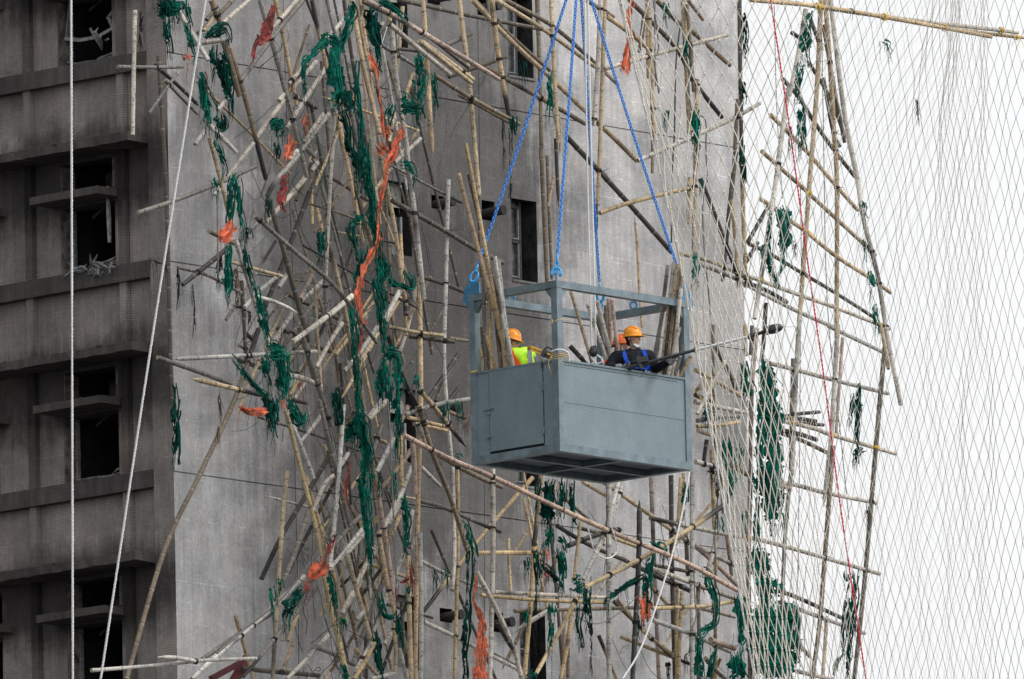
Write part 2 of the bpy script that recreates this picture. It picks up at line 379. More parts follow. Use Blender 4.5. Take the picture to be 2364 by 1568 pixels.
for k in range(-2, 4):
    zo = k*FLR
    m1 = MB(); zh = z_hood+zo+ (0)
    uu_ = [.37+i*.12 for i in range(40)]; jt = lambda a_: random.uniform(-a_, a_)
    prof = [(REC+.004, zh-.118), (.36, zh-.112), (.36, zh+.004), (REC+.004, zh+.012)]
    vsx = []
    for u_ in uu_:
        for qi, (o_, z_) in enumerate(prof): vsx.append((-(o_+(jt(.007)-(.012 if random.random() < .12 else 0) if qi in (1, 2) else 0)), u_, z_+(jt(.006) if qi in (1, 2) else 0)))
    m1.add(vsx, [(i*4+a, i*4+(a+1) % 4, (i+1)*4+(a+1) % 4, (i+1)*4+a) for i in range(len(uu_)-1) for a in range(4)] + [(0, 3, 2, 1)])
    for q in range(26):        # spalled lip and rubble on top
        u = random.uniform(.6, 4.6); s_ = random.uniform(.01, .03)
        m1.ball((-.36+random.uniform(.005, .07), u, zh+.008), (s_, s_*random.uniform(1, 3), s_*.6), 5, 3)
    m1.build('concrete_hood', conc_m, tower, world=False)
    m2 = MB(); lb(m2, .362, 5.2, REC+.004, .012, z_band_b+zo, z_band_t+zo)
    m2.build('sill_band', conc_m, tower, world=False)
    m3 = MB(); lb(m3, lo0[0]-.10, um, REC+.004, .30, z_sh_b+zo+.003, z_sh_t+zo)
    for q in range(12):
        u = random.uniform(lo0[0], um-.2); s_ = random.uniform(.008, .028)
        m3.ball((-.27+random.uniform(-.02, .2), u, z_sh_t+zo), (s_*1.4, s_*random.uniform(1, 3), s_*.6), 5, 3)
    m3.build('air_conditioner_shelf', conc_m, tower, world=False)
    m3 = MB(); lb(m3, um+.82, 5.2, REC+.004, .30, z_sh_b+zo+.003, z_sh_t+zo)
    m3.build('air_conditioner_shelf', conc_m, tower, world=False)
    for (ua, ub) in ((lo0[0]-.26, lo0[0]-.14), (um+.02+.28, um+.42)):
        m4 = MB(); lb(m4, ua, ub, REC+.006, REC+.09, z_band_t+zo, zh-.117)
        m4.build('pilaster_rib', facade_m, tower, world=False)
    # burnt window remains
    a, b, c, d = lo0; u_a, u_b, u_c, u_d = uo
    wf = MB(); rnd = random.Random(40+k)
    y_in = REC-.22
    def P3(u, o, z): return (-o, u, z)
    for (A, B) in (((a+.03, c), (a+.03, d)), ((b-.04, c), (b-.04, d)), ((u_a+.03, u_c), (u_a+.03, u_d))):
        wf.bar(P3(A[0], y_in, A[1]+zo), P3(B[0], y_in, B[1]+zo), .035, .05, Vector((1, 0, 0)))
    sag = [P3(b-.03-(b-a-.06)*t, y_in+.06*math.sin(t*9+k), c+zo+.03+.12*t*t+rnd.uniform(-.01, .01)+(.05 if t == 0 else 0)) for t in (0, .2, .4, .6, .8, 1)]
    wf.tube(sag, .017, 5)
    sag = [P3(b-.03-(b-a-.06)*t, y_in+.09, c+zo+.075-.12*t*(1-t)+rnd.uniform(-.015, .015)) for t in (0, .2, .4, .6, .8, 1)]
    wf.tube(sag, .013, 5)
    wf.build('burnt_window_frame', tintmat('warped_aluminium', (.30, .30, .30), .5, .4, .6, 18, metal=.3) if k == -2 else bpy.data.materials['warped_aluminium'], tower, world=False)
    for (uu0, uu1, z0_, z1_) in ((u_b-.022, u_b-.003, u_c, u_d), (b-.022, b-.003, c, d), (u_a+.003, u_a+.05, u_c, u_d)):
        jm = MB(); jm.box((-(REC-.01), uu0, z0_+zo+.004), (-(REC-.27), uu1, z1_+zo-.004)); jm.build('window_jamb', jamb_m, tower, world=False)  # pale linings: the lit look of the reveals is put into their colour
    sl = MB(); sl.box((-(REC-.9), a-.04, u_d+zo-.30), (-(REC-1.0), b+.04, u_d+zo+.02)); sl.box((-(REC-1.6), a+.15, c+zo), (-(REC-1.65), a+.33, d+zo+.2)); sl.bar((-(REC-.5), b-.10, u_c+zo-.25), (-(REC-.8), a+.12, u_d+zo-.02), .03, .03); sl.build('fallen_ceiling', jamb_m, tower, world=False)
    rm = MB()
    for (ha, hb, hc, hd) in (lo0, uo, (lo0[0]+2.16, lo0[1]+2.36, lo0[2], lo0[3])):
        pass
    ra, rb_, rc, rd = a-.05, b+.05, c-.05, u_d+.03
    q = [(ra, rc), (rb_, rc), (rb_, rd), (ra, rd)]
    vsx = [mkL(u, REC-.30-.002, z+zo) for u, z in q] + [mkL(u, REC-2.6, z+zo) for u, z in q]
    rm.add(vsx, [(0,1,5,4),(1,2,6,5),(2,3,7,6),(3,0,4,7),(4,5,6,7)])
    q = [(ra+2.16, rc), (rb_+2.4, rc), (rb_+2.4, rd), (ra+2.16, rd)]
    vsx = [mkL(u, REC-.30-.002, z+zo) for u, z in q] + [mkL(u, REC-1.6, z+zo) for u, z in q]
    rm.add(vsx, [(0,1,5,4),(1,2,6,5),(2,3,7,6),(3,0,4,7),(4,5,6,7)])
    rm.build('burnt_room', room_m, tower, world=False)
# side-wall windows -------------------------------------------------
glass_m, gnt, gb = newmat('smoked_glass', .18, .5); gb.inputs['Base Color'].default_value = (.03, .033, .035, 1)
gnz = Noise(gnt, coord(gnt), 5, 5, .7); L(gnt, Mix(gnt, Ramp(gnt, gnz, (.3, .75)), (.02, .022, .024), (.16, .165, .165)), gb.inputs['Base Color'])
fr_m = tintmat('scorched_frame', (.06, .062, .065), .55, .3, .6, 20)
lintel_m = tintmat('pale_panel', (.36, .36, .33), .8, .2, .4, 6)
for k, (a, b, c, d) in enumerate(winR):
    f = MB(); zm = c+(d-c)*.50
    fa, fb = a+.01, a+(b-a)*.66
    for (p, q_) in (((fa, c), (fa, d)), ((fb, c), (fb, d)), ((fa, c+.03), (fb, c+.03)), ((fa, d-.08), (fb, d-.08)), ((fa, zm), (fb, zm))):
        f.bar((p[0], .17, p[1]), (q_[0], .17, q_[1]), .04, .05, Vector((0, 1, 0)))
    for (z0, z1) in ((c+.055, zm-.025), (zm+.025, d-.105)):
        f.bar((fb-.045, .15, z0), (fb-.045, .15, z1), .018, .03, Vector((0, 1, 0)), c=(4.5, 4.5, 4.5))
        f.bar((fa+.02, .15, z0+.012), (fb-.06, .15, z0+.012), .03, .016, Vector((0, 0, 1)), c=(4.5, 4.5, 4.5))
    fo = f.build('side_window', fr_m, tower, world=False)
    g2 = MB()
    g2.box((fa, .185, c), (fb, .192, d)); g2.build('glass_pane', glass_m, fo, world=False)
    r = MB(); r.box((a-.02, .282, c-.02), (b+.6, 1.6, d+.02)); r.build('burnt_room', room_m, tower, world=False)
    s_ = MB(); s_.box((a-.01, -.018, c-.035), (b+.02, -.003, c-.004)); s_.build('window_sill', side_m, tower, world=False)
    for q in range(5):
        pass
for k, (a, b, c, d) in enumerate(shaftR):
    f = MB(); f.bar((b-.09, .12, c), (b-.09, .12, c+(d-c)*.55), .035, .04, Vector((0,1,0)), c=(5, 5, 5))
    f.bar((a, .12, c+.02), (b-.05, .12, c+.02), .03, .03, c=(4, 4, 4)); f.bar((a+.12, .12, c), (a+.12, .12, d), .03, .04, Vector((0,1,0)))
    fo = f.build('side_window', fr_m, tower, world=False)
    g2 = MB(); g2.box((a+.02, .15, c), (b-.1, .157, c+(d-c)*.55)); g2.build('glass_pane', glass_m, fo, world=False)
    g2 = MB(); g2.box((a+.10, .15, c+(d-c)*.68), (b-.03, .157, d)); g2.build('window_panel', lintel_m, fo, world=False)
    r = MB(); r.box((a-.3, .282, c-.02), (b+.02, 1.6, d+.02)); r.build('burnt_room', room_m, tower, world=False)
pipe_m = tintmat('burnt_flue', (.05, .048, .047), .8, .2, .5, 12)
for k, (a, b, c, d) in enumerate(holeR):
    r = MB(); r.box((a-.01, .282, c-.01), (b+.01, .6, d+.01)); r.build('burnt_room', room_m, tower, world=False)
    f = MB(); zc_ = c+(d-c)*.42; uc = (a+b)/2
    n = 14; ring = []
    rad = .062
    pts = [(uc-.02, .2, zc_-.02), (uc+.03, -.02, zc_), (uc+.07, -.20, zc_+.01)]
    f.tube([Vector(p) for p in pts], rad, n, cap=False); f.tube([Vector(p) for p in pts[::-1]], rad-.008, n, cap=False)
    f.tube([Vector(pts[-1]), Vector(pts[-1])+Vector((.003, -.02, 0))], rad+.006, n)
    fo = f.build('flue_pipe', pipe_m, tower, world=False, smooth='auto')
# ================================================================== bamboo poles
CROP = {'A':(600,0,900,2352),'B':(600,550,900,2352),'C':(600,1100,900,2352),'D':(600,1600,900,2352),'E':(600,2116,900,2352),
 'F':(1300,0,900,2352),'G':(1300,550,900,2352),'H':(1300,1100,900,2352),'I':(1300,1600,900,2352),'J':(1300,2116,900,2352),
 'K':(2100,0,900,2352),'L':(2100,550,900,2352),'M':(1800,1050,1100,2364),'N':(1800,1700,1000,2364),'O':(1900,2116,900,2352),
 'P':(2800,0,1295,2364),'Q':(2800,750,900,2352),'R':(2700,1300,900,2352),'S':(2600,1800,1000,2364),'T':(2600,2116,1000,2364),
 'U':(0,0,1100,2364),'V':(0,700,1100,2364),'W':(0,1400,1100,2364),'X':(0,2016,1100,2364)}
SRC = 2364/4095
def cv(c, x, y):
    if c == 'Z': return (x, y)
    a, b, wd, px = CROP[c]; k = wd/px*SRC
    return (a*SRC + x*k, b*SRC + y*k)
def parse(line):
    """'A x y x y B x y w9 g 2 k2' -> points in picture px, width, colour, layer, flags"""
    pts = []; cr = 'Z'; nums = []; wd = 9; colr = 't'; lay = None; fl = []
    for t in line.split():
        if len(t) == 1 and t.isupper(): cr = t
        elif t[0] == 'w' and t[1:].isdigit(): wd = int(t[1:])
        elif t[0] == '@': lay = float(t[1:])
        elif t[0] in '-0123456789': 
            nums.append(float(t))
            if len(nums) == 2: pts.append(cv(cr, *nums)); nums = []
        elif t in COLS: colr = t
        else: fl.append(t)
    return pts, wd, colr, lay, fl
COLS = {'p':(.54,.50,.44), 't':(.52,.395,.245), 'y':(.53,.395,.215), 'b':(.20,.150,.100), 'g':(.20,.182,.16), 'k':(.035,.031,.030), 'r':(.46,.335,.27), 'd':(.10,.080,.062), 'w':(.58,.555,.52)}
CNAME = {'p':'pale weathered','t':'tan','y':'yellow','b':'brown','g':'grey sooty','k':'charred black','r':'pinkish brown','d':'dark scorched','w':'bleached white'}
POLES = '''
U 1160 90 1150 560 1140 1160 w9 p @2.4
U 1010 575 1570 575 w8 g @1.9
U 1330 560 1700 900 w8 k @1.7
U 1420 690 1700 980 w8 g @1.5
U 1280 975 1530 620 w7 g @2.1
U 1530 90 1790 520 w11 p @2.6 open2
Z 366 130 376 300 386 500 393 808 402 965 w9 d @.25
A 640 0 770 330 w13 b @1.6
A 770 440 935 1010 w13 b @1.7
Z 530 110 568 235 614 415 w11 b @1.4 k2
A 400 470 820 415 w10 g @1.9 open2
A 500 350 870 0 w9 b @1.1
A 760 240 1040 0 w9 p @1.2
A 560 320 700 160 w8 t @1.3
A 590 210 700 60 w8 d @.9
Z 600 0 625 86 664 230 709 410 w11 g @1.5
A 1310 0 1400 420 1530 1100 w9 t @1.0
A 1600 0 1260 420 920 880 w10 g @1.2
A 1540 0 1270 310 w9 p @1.1
A 870 960 710 1150 w9 p @1.0
Z 368 560 420 470 w1 g
A 1690 0 1780 420 1890 900 w9 t @1.6 k1
A 2030 200 1450 880 w9 p @1.1
A 1740 640 1500 920 w9 p @1.0
A 1850 690 1620 1040 1430 1340 w10 p @1.3
A 1400 1050 1110 1440 w11 p @1.3
A 1350 1055 1400 985 w9 p @2.0 open1
A 1500 1000 1590 1050 w9 g @1.5 open2
A 1640 1080 1740 1130 w9 k @1.4
A 1810 1190 1610 1490 w9 p @1.7
A 1870 1190 1620 1520 B 1560 170 w9 p @1.6
Z 775 256 764 400 752 640 w8 p @1.9
C 1825 40 1840 400 1850 650 w8 g @1.5 spike2
Z 779 265 806 400 839 560 w9 t @2.0
Z 794 0 812 130 848 350 867 481 w8 d @2.5 spike2
F 280 0 400 680 570 1400 w11 t @2.3 open2
F 330 60 440 640 w8 t @2.2
G 560 100 720 900 815 1560 H 850 320 w9 t @1.5
Z 896 5 900 80 w11 t @2.2
Z 903 60 917 200 941 350 w12 p @2.2
Z 938 345 960 520 978 690 w12 p @2.4
Z 934 317 952 450 970 600 w7 t @1.8
F 810 70 770 560 745 860 w8 t @1.1
Z 976 0 982 73 w9 t @1.5
Z 985 132 992 260 999 362 w11 t @1.9 spike2
Z 1060 0 1084 200 1106 452 w10 t @1.2
Z 1105 445 1107 540 1111 640 w7 b @.9
Z 1135 0 1151 130 1176 272 w12 t @1.9 k2
F 1700 0 1715 130 w7 g @.5
F 780 0 1550 170 2340 320 w9 d @.7
F 430 0 1100 390 1820 830 w11 r @2.5
F 400 20 1000 330 1500 710 w8 d @2.3
F 660 240 1000 530 1310 780 w10 p @2.6
F 1010 430 1550 830 w8 t @2.0
F 980 430 1530 870 w10 t @2.1
F 540 440 960 700 w8 g @1.6
F 1150 790 1480 1000 2035 1300 w9 b @1.6 open2
F 1380 980 1920 1280 w8 b @1.4
Z 1119 155 1240 222 1351 286 w10 b @1.2
Z 1090 0 1180 95 1269 178 1352 258 w10 t @1.6
Z 1355 262 1410 312 1470 372 w10 t @1.5
F 1560 0 2350 740 w8 b @1.4
Z 1146 0 1260 72 1374 155 w9 t @1.5
Z 1166 0 1278 62 1378 150 w9 b @1.3
K 830 750 980 890 w9 r @1.1
F 1270 470 1530 350 w11 g @1.0 open2
F 1290 800 1890 590 w10 d @1.2 open2
F 960 690 1060 630 w10 b @1.1
F 450 720 520 745 w8 g @1.3 open2
F 610 240 430 510 w9 p @2.1
F 440 90 360 260 w10 t @1.4
F 390 60 330 220 w8 g @1.1
F 920 770 830 1040 w8 t @1.6
F 720 1180 670 1480 w8 t @1.4
G 1000 10 730 260 w8 p @1.0
Z 1240 0 1247 200 1250 346 w9 b @.6
Z 1249 346 1256 500 1263 650 w9 b @.6
Z 1263 360 1268 500 1274 645 w7 b @.8
Z 1272 0 1280 180 1289 330 w9 t @2.0
Z 1283 320 1286 400 1290 478 w8 k @1.9 spike2
Z 1291 262 1293 350 w5 y @1.7
L 300 400 240 720 w6 t @1.3
Z 1387 0 1380 150 1371 290 w10 p @1.8
Z 1396 0 1390 200 1380 475 w9 t @1.6
Z 1376 470 1378 550 w7 k @1.7 spike2
Z 1495 0 1503 150 1509 312 w11 t @1.8
Z 1504 100 1507 220 1506 400 w7 b @1.6
K 1275 300 1285 820 w7 t @1.9
Z 1577 0 1584 150 1592 310 w11 t @1.8
K 1690 50 1730 500 1760 960 w8 b @2.0
K 1800 830 1790 1150 L 1780 200 1770 700 1760 1200 w9 t @1.9
L 1720 420 1700 900 w8 t @1.7
Z 1707 0 1709 180 1712 346 w9 d @1.2
Z 1711 340 1716 500 1722 664 w9 t @1.2
K 2220 1040 2190 1568 w9 b @1.4
L 2200 150 2130 800 2060 1500 w10 d @1.4
L 2160 650 2230 1568 w8 t @1.5
Z 1453 0 1560 110 1600 185 1667 272 w11 d @1.4 k2
K 1370 0 1620 260 w11 b @1.5
K 1700 0 1860 210 w8 b @1.2
K 1740 320 1950 510 2150 690 w11 b @1.3 open2
K 650 10 930 180 w9 b @1.2
K 850 170 1100 350 1310 530 w10 t @1.5
K 1245 170 1195 550 w10 b @1.1
K 830 720 1500 530 2115 365 w9 p @2.0
Z 1473 371 1580 325 1690 275 1755 238 w9 p @2.1 open2
L 440 0 1000 600 1530 1200 w12 d @.9
L 780 790 1100 680 1790 510 w9 y @1.8
L 1140 820 1170 1100 M 1625 200 1650 560 w6 t @.5 spike1
L 1830 430 1960 760 2210 1400 w11 k @1.6
Z 1570 585 1650 607 1735 648 w8 t @1.6
V 1185 325 1500 220 B 690 490 1110 300 w9 g @1.8
B 620 0 740 450 820 800 w9 t @2.0
A 620 1310 B 910 160 w10 p @2.1 open2
A 570 1370 470 1510 w9 p @1.9 open2
B 1080 60 790 440 w9 p @1.3
B 730 530 675 600 w8 p @2.2 open2
B 1540 140 1455 230 w9 p @2.0 open2
B 1560 180 1310 460 1225 620 w10 p @1.6 k2
B 1640 120 1735 210 w9 g @1.8 open2
B 1750 260 1690 350 w10 p @1.3
B 1620 430 1400 680 1210 890 w11 p @1.4
B 1170 850 930 1080 w10 g @1.9
B 820 1150 600 1330 340 1540 w11 k @1.8
B 615 980 880 1110 w9 b @2.5 open1
Z 543 552 580 670 622 800 w10 w @2.4
Z 589 499 680 580 775 664 870 792 w9 g @2.5
Z 620 459 650 560 678 664 713 790 w12 d @1.9
Z 692 755 725 860 765 985 w11 g @2.0
Z 715 443 660 590 598 742 w10 k @1.1
Z 597 760 541 924 460 1098 380 1270 292 1568 w11 b @1.5 k1
C 1500 390 1380 560 1270 740 w10 p @1.2
C 1480 400 1310 740 w9 r @1.0
C 1810 60 1560 290 w9 p @1.1
C 1840 110 1620 420 1390 750 w9 g @.9
C 1820 250 1650 530 w9 g @.8
C 2110 220 1870 420 1490 700 w12 p @1.7 open2
C 2010 500 1880 700 1740 960 w9 p @1.8
C 2010 420 1950 570 w9 g @1.3 open2
C 1690 0 1560 270 w9 r @1.2
C 1430 0 1345 130 w10 p @1.9 open2
C 1350 0 1120 190 w9 p @1.4
C 1820 560 1690 750 w8 g @.7
C 1640 900 1560 1000 1460 1200 w8 p @.8
C 1650 1090 1510 1290 w7 p @.7
C 1510 850 1440 930 w8 p @.6
C 1620 620 1500 790 w9 d @.9
Z 410 617 480 636 558 677 w7 g @1.7
C 1100 220 1330 290 1550 400 w8 p @2.6 spike2
C 1050 270 985 340 w9 p @2.5 open2
C 920 730 1020 775 w8 g @1.2
C 1010 620 1080 685 w9 k @1.2
C 240 880 830 850 1740 800 w9 p @1.8 spike1
C 80 860 240 920 500 1010 850 1140 w9 g @1.7
C 430 1080 640 1130 1230 1270 w10 t @1.9 spike1 k2
Z 558 648 563 740 568 834 w8 d @1.5
C 1290 540 1640 680 w8 d @.7
C 1430 200 1850 400 2030 490 w8 d @.7
C 1720 740 1945 820 w9 d @1.0 open2
C 1560 550 1650 850 1720 1130 w9 g @1.9
D 1760 0 1870 300 1950 700 w8 g @1.8
C 930 890 1150 970 w9 d @1.3
C 1440 1050 1600 1080 1790 1170 w12 p @1.9
C 1450 990 1600 1050 w8 g @1.5 open2
C 1490 1310 1640 1340 w8 k @1.4
C 1880 450 1940 800 1980 1130 w8 b @.6
Z 759 560 788 680 812 800 w10 t @1.6
Z 825 843 845 980 868 1120 w11 b @2.2
Z 868 1110 882 1200 895 1275 910 1400 w11 r @2.2
Z 872 754 830 815 795 856 w10 p @1.8
Z 872 770 831 832 w8 t @1.6
H 780 170 620 470 w10 p @1.6
H 790 230 640 490 w8 t @1.5
H 950 130 870 500 780 800 w10 p @1.3
H 490 340 410 480 w8 g @1.0
H 660 540 960 600 1230 630 w8 y @2.2
H 880 640 1350 700 w9 d @2.0 open2
H 1300 660 1505 690 w7 b @1.6
Z 968 640 971 925 965 1150 958 1568 w11 t @2.1
Z 1035 415 1031 560 1029 664 1025 834 1035 981 1044 1078 w9 p @1.9
Z 1044 1070 1049 1270 1044 1363 w9 w @1.8 open2
Z 1056 1075 1057 1270 1049 1568 w8 y @1.7
G 700 660 1230 960 1560 1160 1860 1310 w10 d @1.7 open1
H 1020 20 1240 90 1465 180 w9 d @1.5
Z 896 776 935 880 967 941 w10 k @2.0
H 975 1190 1130 1370 I 1330 310 1480 500 w10 t @2.5 k2 spike2
Z 967 938 1000 1050 1040 1150 1080 1275 w10 b @2.4
I 970 240 1120 600 w8 p @2.3
H 840 250 850 420 w12 k @1.4
H 1390 830 1250 1040 1080 1290 w9 k @1.2
H 1320 970 1240 1130 1160 1320 w10 d @1.0
H 1390 1190 1290 1310 w8 k @1.6
Z 1083 922 1010 934 936 957 w10 g @2.0
I 870 180 1270 280 w8 y @2.2 open1
I 930 250 1270 320 w8 y @2.1
I 1290 120 1480 200 w8 b @1.4 k2
Z 932 1005 1035 1058 1135 1100 1270 1164 1420 1232 1576 1296 1706 1365 w11 r @2.9
I 1150 550 1400 700 1700 850 1850 910 w10 b @2.0
I 1000 700 1200 900 w9 p @1.5
Z 966 1156 1020 1170 1100 1205 1155 1228 w9 g @1.7 k2
Z 1137 1083 1138 1270 1131 1568 w11 p @2.3
Z 1229 1103 1150 1193 1070 1290 978 1412 w9 y @1.1 k2
Z 1249 1090 1242 1180 1232 1262 w11 b @1.9 k2
Z 1234 1262 1226 1380 1210 1568 w10 y @2.0
Z 1405 1115 1405 1300 1406 1568 w12 p @2.4
Z 1439 1115 1405 1210 1380 1260 w10 p @1.9 spike1
Z 1428 1110 1395 1230 1346 1338 w9 p @2.2
Z 1503 1103 1510 1298 1521 1568 w9 r @1.0
Z 1549 1098 1551 1298 1558 1568 w10 d @1.2
N 2180 500 2165 760 2150 990 w8 t @1.8
N 2205 460 2190 900 w7 y @1.5
Z 1598 1090 1598 1298 1598 1568 w11 p @2.0
Z 1583 1220 1588 1330 w9 b @1.3
Z 1476 1155 1474 1298 1460 1568 w12 k @2.2 spike1
Z 1382 1105 1470 1167 1556 1228 1612 1268 w9 t @1.3
Z 1345 1112 1400 1145 w8 t @1.2
N 1080 690 1310 890 w7 b @.9
Z 1286 1214 1360 1258 1450 1297 w9 d @1.1 k1
Z 1450 1300 1520 1330 1594 1365 w10 d @1.2
N 1210 970 1440 1030 1530 1060 w8 b @1.3 k1
Z 1312 1260 1370 1238 1432 1223 w11 k @1.6
N 1550 990 1600 995 w10 r @1.5 open2
N 1490 1040 1450 1130 w9 p @1.8 open2
Z 1340 1206 1332 1275 1325 1341 w7 y @2.2
Z 1501 1196 1600 1218 1690 1236 1784 1254 2031 1325 w9 p @2.3 k1
Z 1669 1168 1600 1216 1480 1290 1336 1363 w11 y @2.7 k1
Z 1331 1381 1285 1470 1238 1555 w9 y @2.3
O 1130 530 1240 310 1360 60 w9 t @1.9
Z 1320 1413 1308 1500 1294 1568 w9 y @2.0
O 970 1240 970 1568 w8 b @1.4
O 920 850 930 1200 920 1568 w8 r @1.2
Z 1101 1277 1180 1276 1260 1277 w9 y @1.7 open1
Z 1141 1367 1260 1373 1400 1380 w8 p @1.9
Z 1110 1374 1250 1386 1400 1391 w8 y @1.8 open1
Z 1188 1411 1400 1405 1587 1400 w8 b @1.5
Z 1194 1453 1240 1425 1283 1400 w11 p @1.9 spike1
Z 1100 1320 1140 1395 1163 1443 1185 1495 1205 1568 w10 p @2.6
J 1810 980 1880 1120 1960 1250 w11 k @2.7
Z 971 1295 1040 1330 1120 1360 w8 p @1.7
Z 978 1436 1044 1467 1104 1498 1206 1551 w9 p @1.6
O 200 1310 500 1460 w7 g @1.5
Z 1382 1467 1424 1568 w8 t @1.9 k1
Z 1417 1389 1480 1450 1552 1518 w8 d @1.4
Z 1425 1384 1490 1462 1554 1511 w7 t @1.6
Z 1506 1431 1590 1462 1684 1505 w9 p @2.0
O 1830 590 1930 700 2060 840 w8 t @1.3
Z 1504 1312 1600 1347 1700 1383 w10 p @2.0
O 1820 460 2040 560 2240 640 w9 k @1.8
O 1460 100 1700 190 w8 y @1.6
T 20 340 400 410 w8 b @1.4
T 430 160 640 350 850 560 w10 r @1.4
T 310 90 810 350 w9 p @1.7
T 20 750 500 730 820 680 w8 y @2.3
T 480 750 800 830 w8 r @1.8
T 490 1040 760 1160 w9 p @1.7
T 570 1045 800 1130 w12 r @2.4 open1
T 520 1220 610 1330 710 1418 w9 b @2.0 open1
T 645 30 540 420 w11 p @2.2
T 725 60 770 440 w8 b @1.1
Z 1611 1349 1613 1568 w8 g @1.9
T 620 230 615 800 620 1418 w8 y @1.6
T 300 590 270 1418 w8 y @1.9
T 255 500 250 1418 w7 y @1.8
Z 662 1087 650 1230 629 1568 w9 t @2.1
Z 760 1052 713 1133 651 1237 603 1338 w11 d @1.7 open1 k2
Z 770 1098 748 1120 724 1180 w9 p @1.8
Z 712 1180 680 1280 645 1362 w11 g @1.4
Z 660 948 686 1050 722 1189 742 1283 w9 y @2.6
Z 745 1315 771 1434 803 1568 w12 y @2.6
Z 675 981 700 1040 724 1105 w9 w @2.4
Z 793 935 782 1100 762 1310 w9 w @2.8
Z 737 924 766 1047 808 1217 w9 g @2.0
Z 752 930 781 1085 w9 d @1.5
D 1785 170 1580 430 w8 p @1.3
D 2070 560 1990 690 w9 p @1.5
Z 846 1176 800 1226 757 1275 w11 g @1.7
Z 836 1222 790 1280 757 1318 w8 w @2.2 open2
Z 841 1232 800 1280 w9 p @1.9
E 2020 260 1985 330 w9 p @2.3 open2
Z 702 1330 620 1412 500 1515 443 1568 w10 p @1.9
Z 632 1412 550 1465 467 1522 w10 g @1.4
Z 211 1548 365 1536 470 1525 592 1520 w8 p @2.6
Z 364 1517 410 1519 452 1527 w9 w @2.7 spike1
Z 543 1421 560 1480 585 1568 w8 t @1.3
Z 731 1359 638 1471 561 1564 w8 g @2.3 k2
E 1530 900 1440 1170 w11 t @1.6 open2
E 1500 1180 1380 1500 w9 t @1.2
E 1730 1235 1900 1300 2130 1420 w9 g @2.1 open1
E 960 1460 1300 1490 1770 1530 w10 d @1.0
Z 759 1465 710 1520 662 1568 w9 p @2.1
Z 799 1281 830 1385 857 1482 w10 t @2.6
Z 876 1235 835 1325 790 1416 w10 p @1.7
J 400 870 330 945 w9 p @2.7 open2
Z 892 1325 850 1430 815 1531 w10 g @1.5
Z 932 1277 895 1370 861 1460 w10 p @1.8
J 490 1190 400 1340 320 1500 w10 p @2.7
J 520 1190 400 1420 300 1568 w9 y @2.8
J 310 1250 430 1400 550 1530 w9 t @2.4
J 740 1500 600 1540 480 1568 w9 p @2.8 spike1
Z 942 1283 949 1568 w10 y @2.2
Z 969 1230 971 1568 w10 p @2.3
Z 873 1225 895 1350 912 1420 w9 t @2.1
J 860 280 880 800 900 1568 w10 t @2.5
J 800 760 820 1300 w8 d @1.3
J 710 980 740 1250 730 1500 w8 y @2.4
J 780 1250 850 1568 w9 p @2.4
I 720 400 640 560 540 750 w11 w @1.9
I 820 930 640 1280 500 1568 w11 w @2.0
I 810 1020 660 1300 w9 p @1.7
I 650 0 460 200 w10 p @1.7
I 600 0 450 180 w9 w @1.6
I 870 60 790 230 w10 r @1.5
I 910 400 930 700 940 980 w12 r @2.5
I 790 370 800 900 w11 y @2.1
I 900 700 820 920 w9 p @1.6
I 890 530 740 740 590 920 w10 b @1.3 open2
I 590 250 500 540 w9 g @1.2
I 500 370 640 450 w9 t @1.1
I 780 1200 690 1420 w9 y @1.5
I 910 1150 860 1500 w9 p @1.4
I 550 1220 490 1310 360 1420 w9 t @1.3
J 560 130 480 330 400 520 w9 p @1.4
J 690 0 560 560 w9 t @1.1
J 650 690 600 820 w10 p @1.6
J 720 1040 620 1200 w9 p @1.9
J 380 540 290 700 180 880 w9 p @1.6
I 940 1400 900 1568 J 860 150 w8 p @1.3
P 1760 200 2050 240 2364 275 w8 y @3.6
Z 1790 0 2010 34 2180 55 2350 75 w9 p @3.7
Z 1733 0 1900 16 2100 50 2289 85 w9 y @3.8
Z 1860 22 1842 130 1822 221 w10 p @2.2
Z 1820 205 1800 348 1789 433 1742 736 w11 p @2.1 open2
Z 1895 0 1886 200 1868 433 1845 745 w10 t @1.9
Z 1846 730 1838 861 1828 1097 w10 p @1.9
Z 1832 1040 1815 1200 1808 1330 1805 1420 w9 g @1.8
Z 1905 0 1916 150 1925 300 1932 433 1931 780 w10 t @1.7
Z 1934 750 1922 960 1916 1039 1901 1171 w10 p @1.6 spike2
Z 1923 1030 1901 1328 1892 1441 1875 1568 w10 b @1.7
Z 1917 0 1949 260 1979 411 1992 499 2025 632 2049 779 2080 936 w10 p @2.0 open2
Z 1901 57 1925 200 1950 330 w9 d @1.2
Z 1901 180 1922 300 1940 340 w8 k @1.3
Z 2043 800 2033 905 2018 1080 1997 1328 1972 1568 w10 d @1.8
Z 2034 750 2051 852 w8 y @2.3 open2
Z 1945 780 1930 1000 w7 r @1.3
Z 1830 828 1824 1097 w7 g @1.4
Z 1747 758 1735 900 1733 1080 1728 1328 1732 1568 w11 r @2.4
Z 1768 700 1762 800 1757 835 w9 k @1.7
Z 1736 752 1732 820 w8 g @1.4
R 730 0 740 320 w8 y @1.4
P 790 100 890 370 w9 d @1.1
P 670 240 740 285 w9 k @1.5 open1
P 790 450 950 720 1060 1010 w8 d @1.0
P 605 580 720 710 820 870 950 1060 1130 1290 w9 d @1.2 open1
P 515 840 650 975 790 1120 970 1330 1150 1535 w9 t @1.3 open1
P 450 1105 600 1240 770 1390 Q 1240 160 1720 600 1830 705 w9 t @1.4 open1
Q 630 120 750 200 930 340 1090 450 1410 710 1780 950 1990 1100 w9 t @1.5 open1
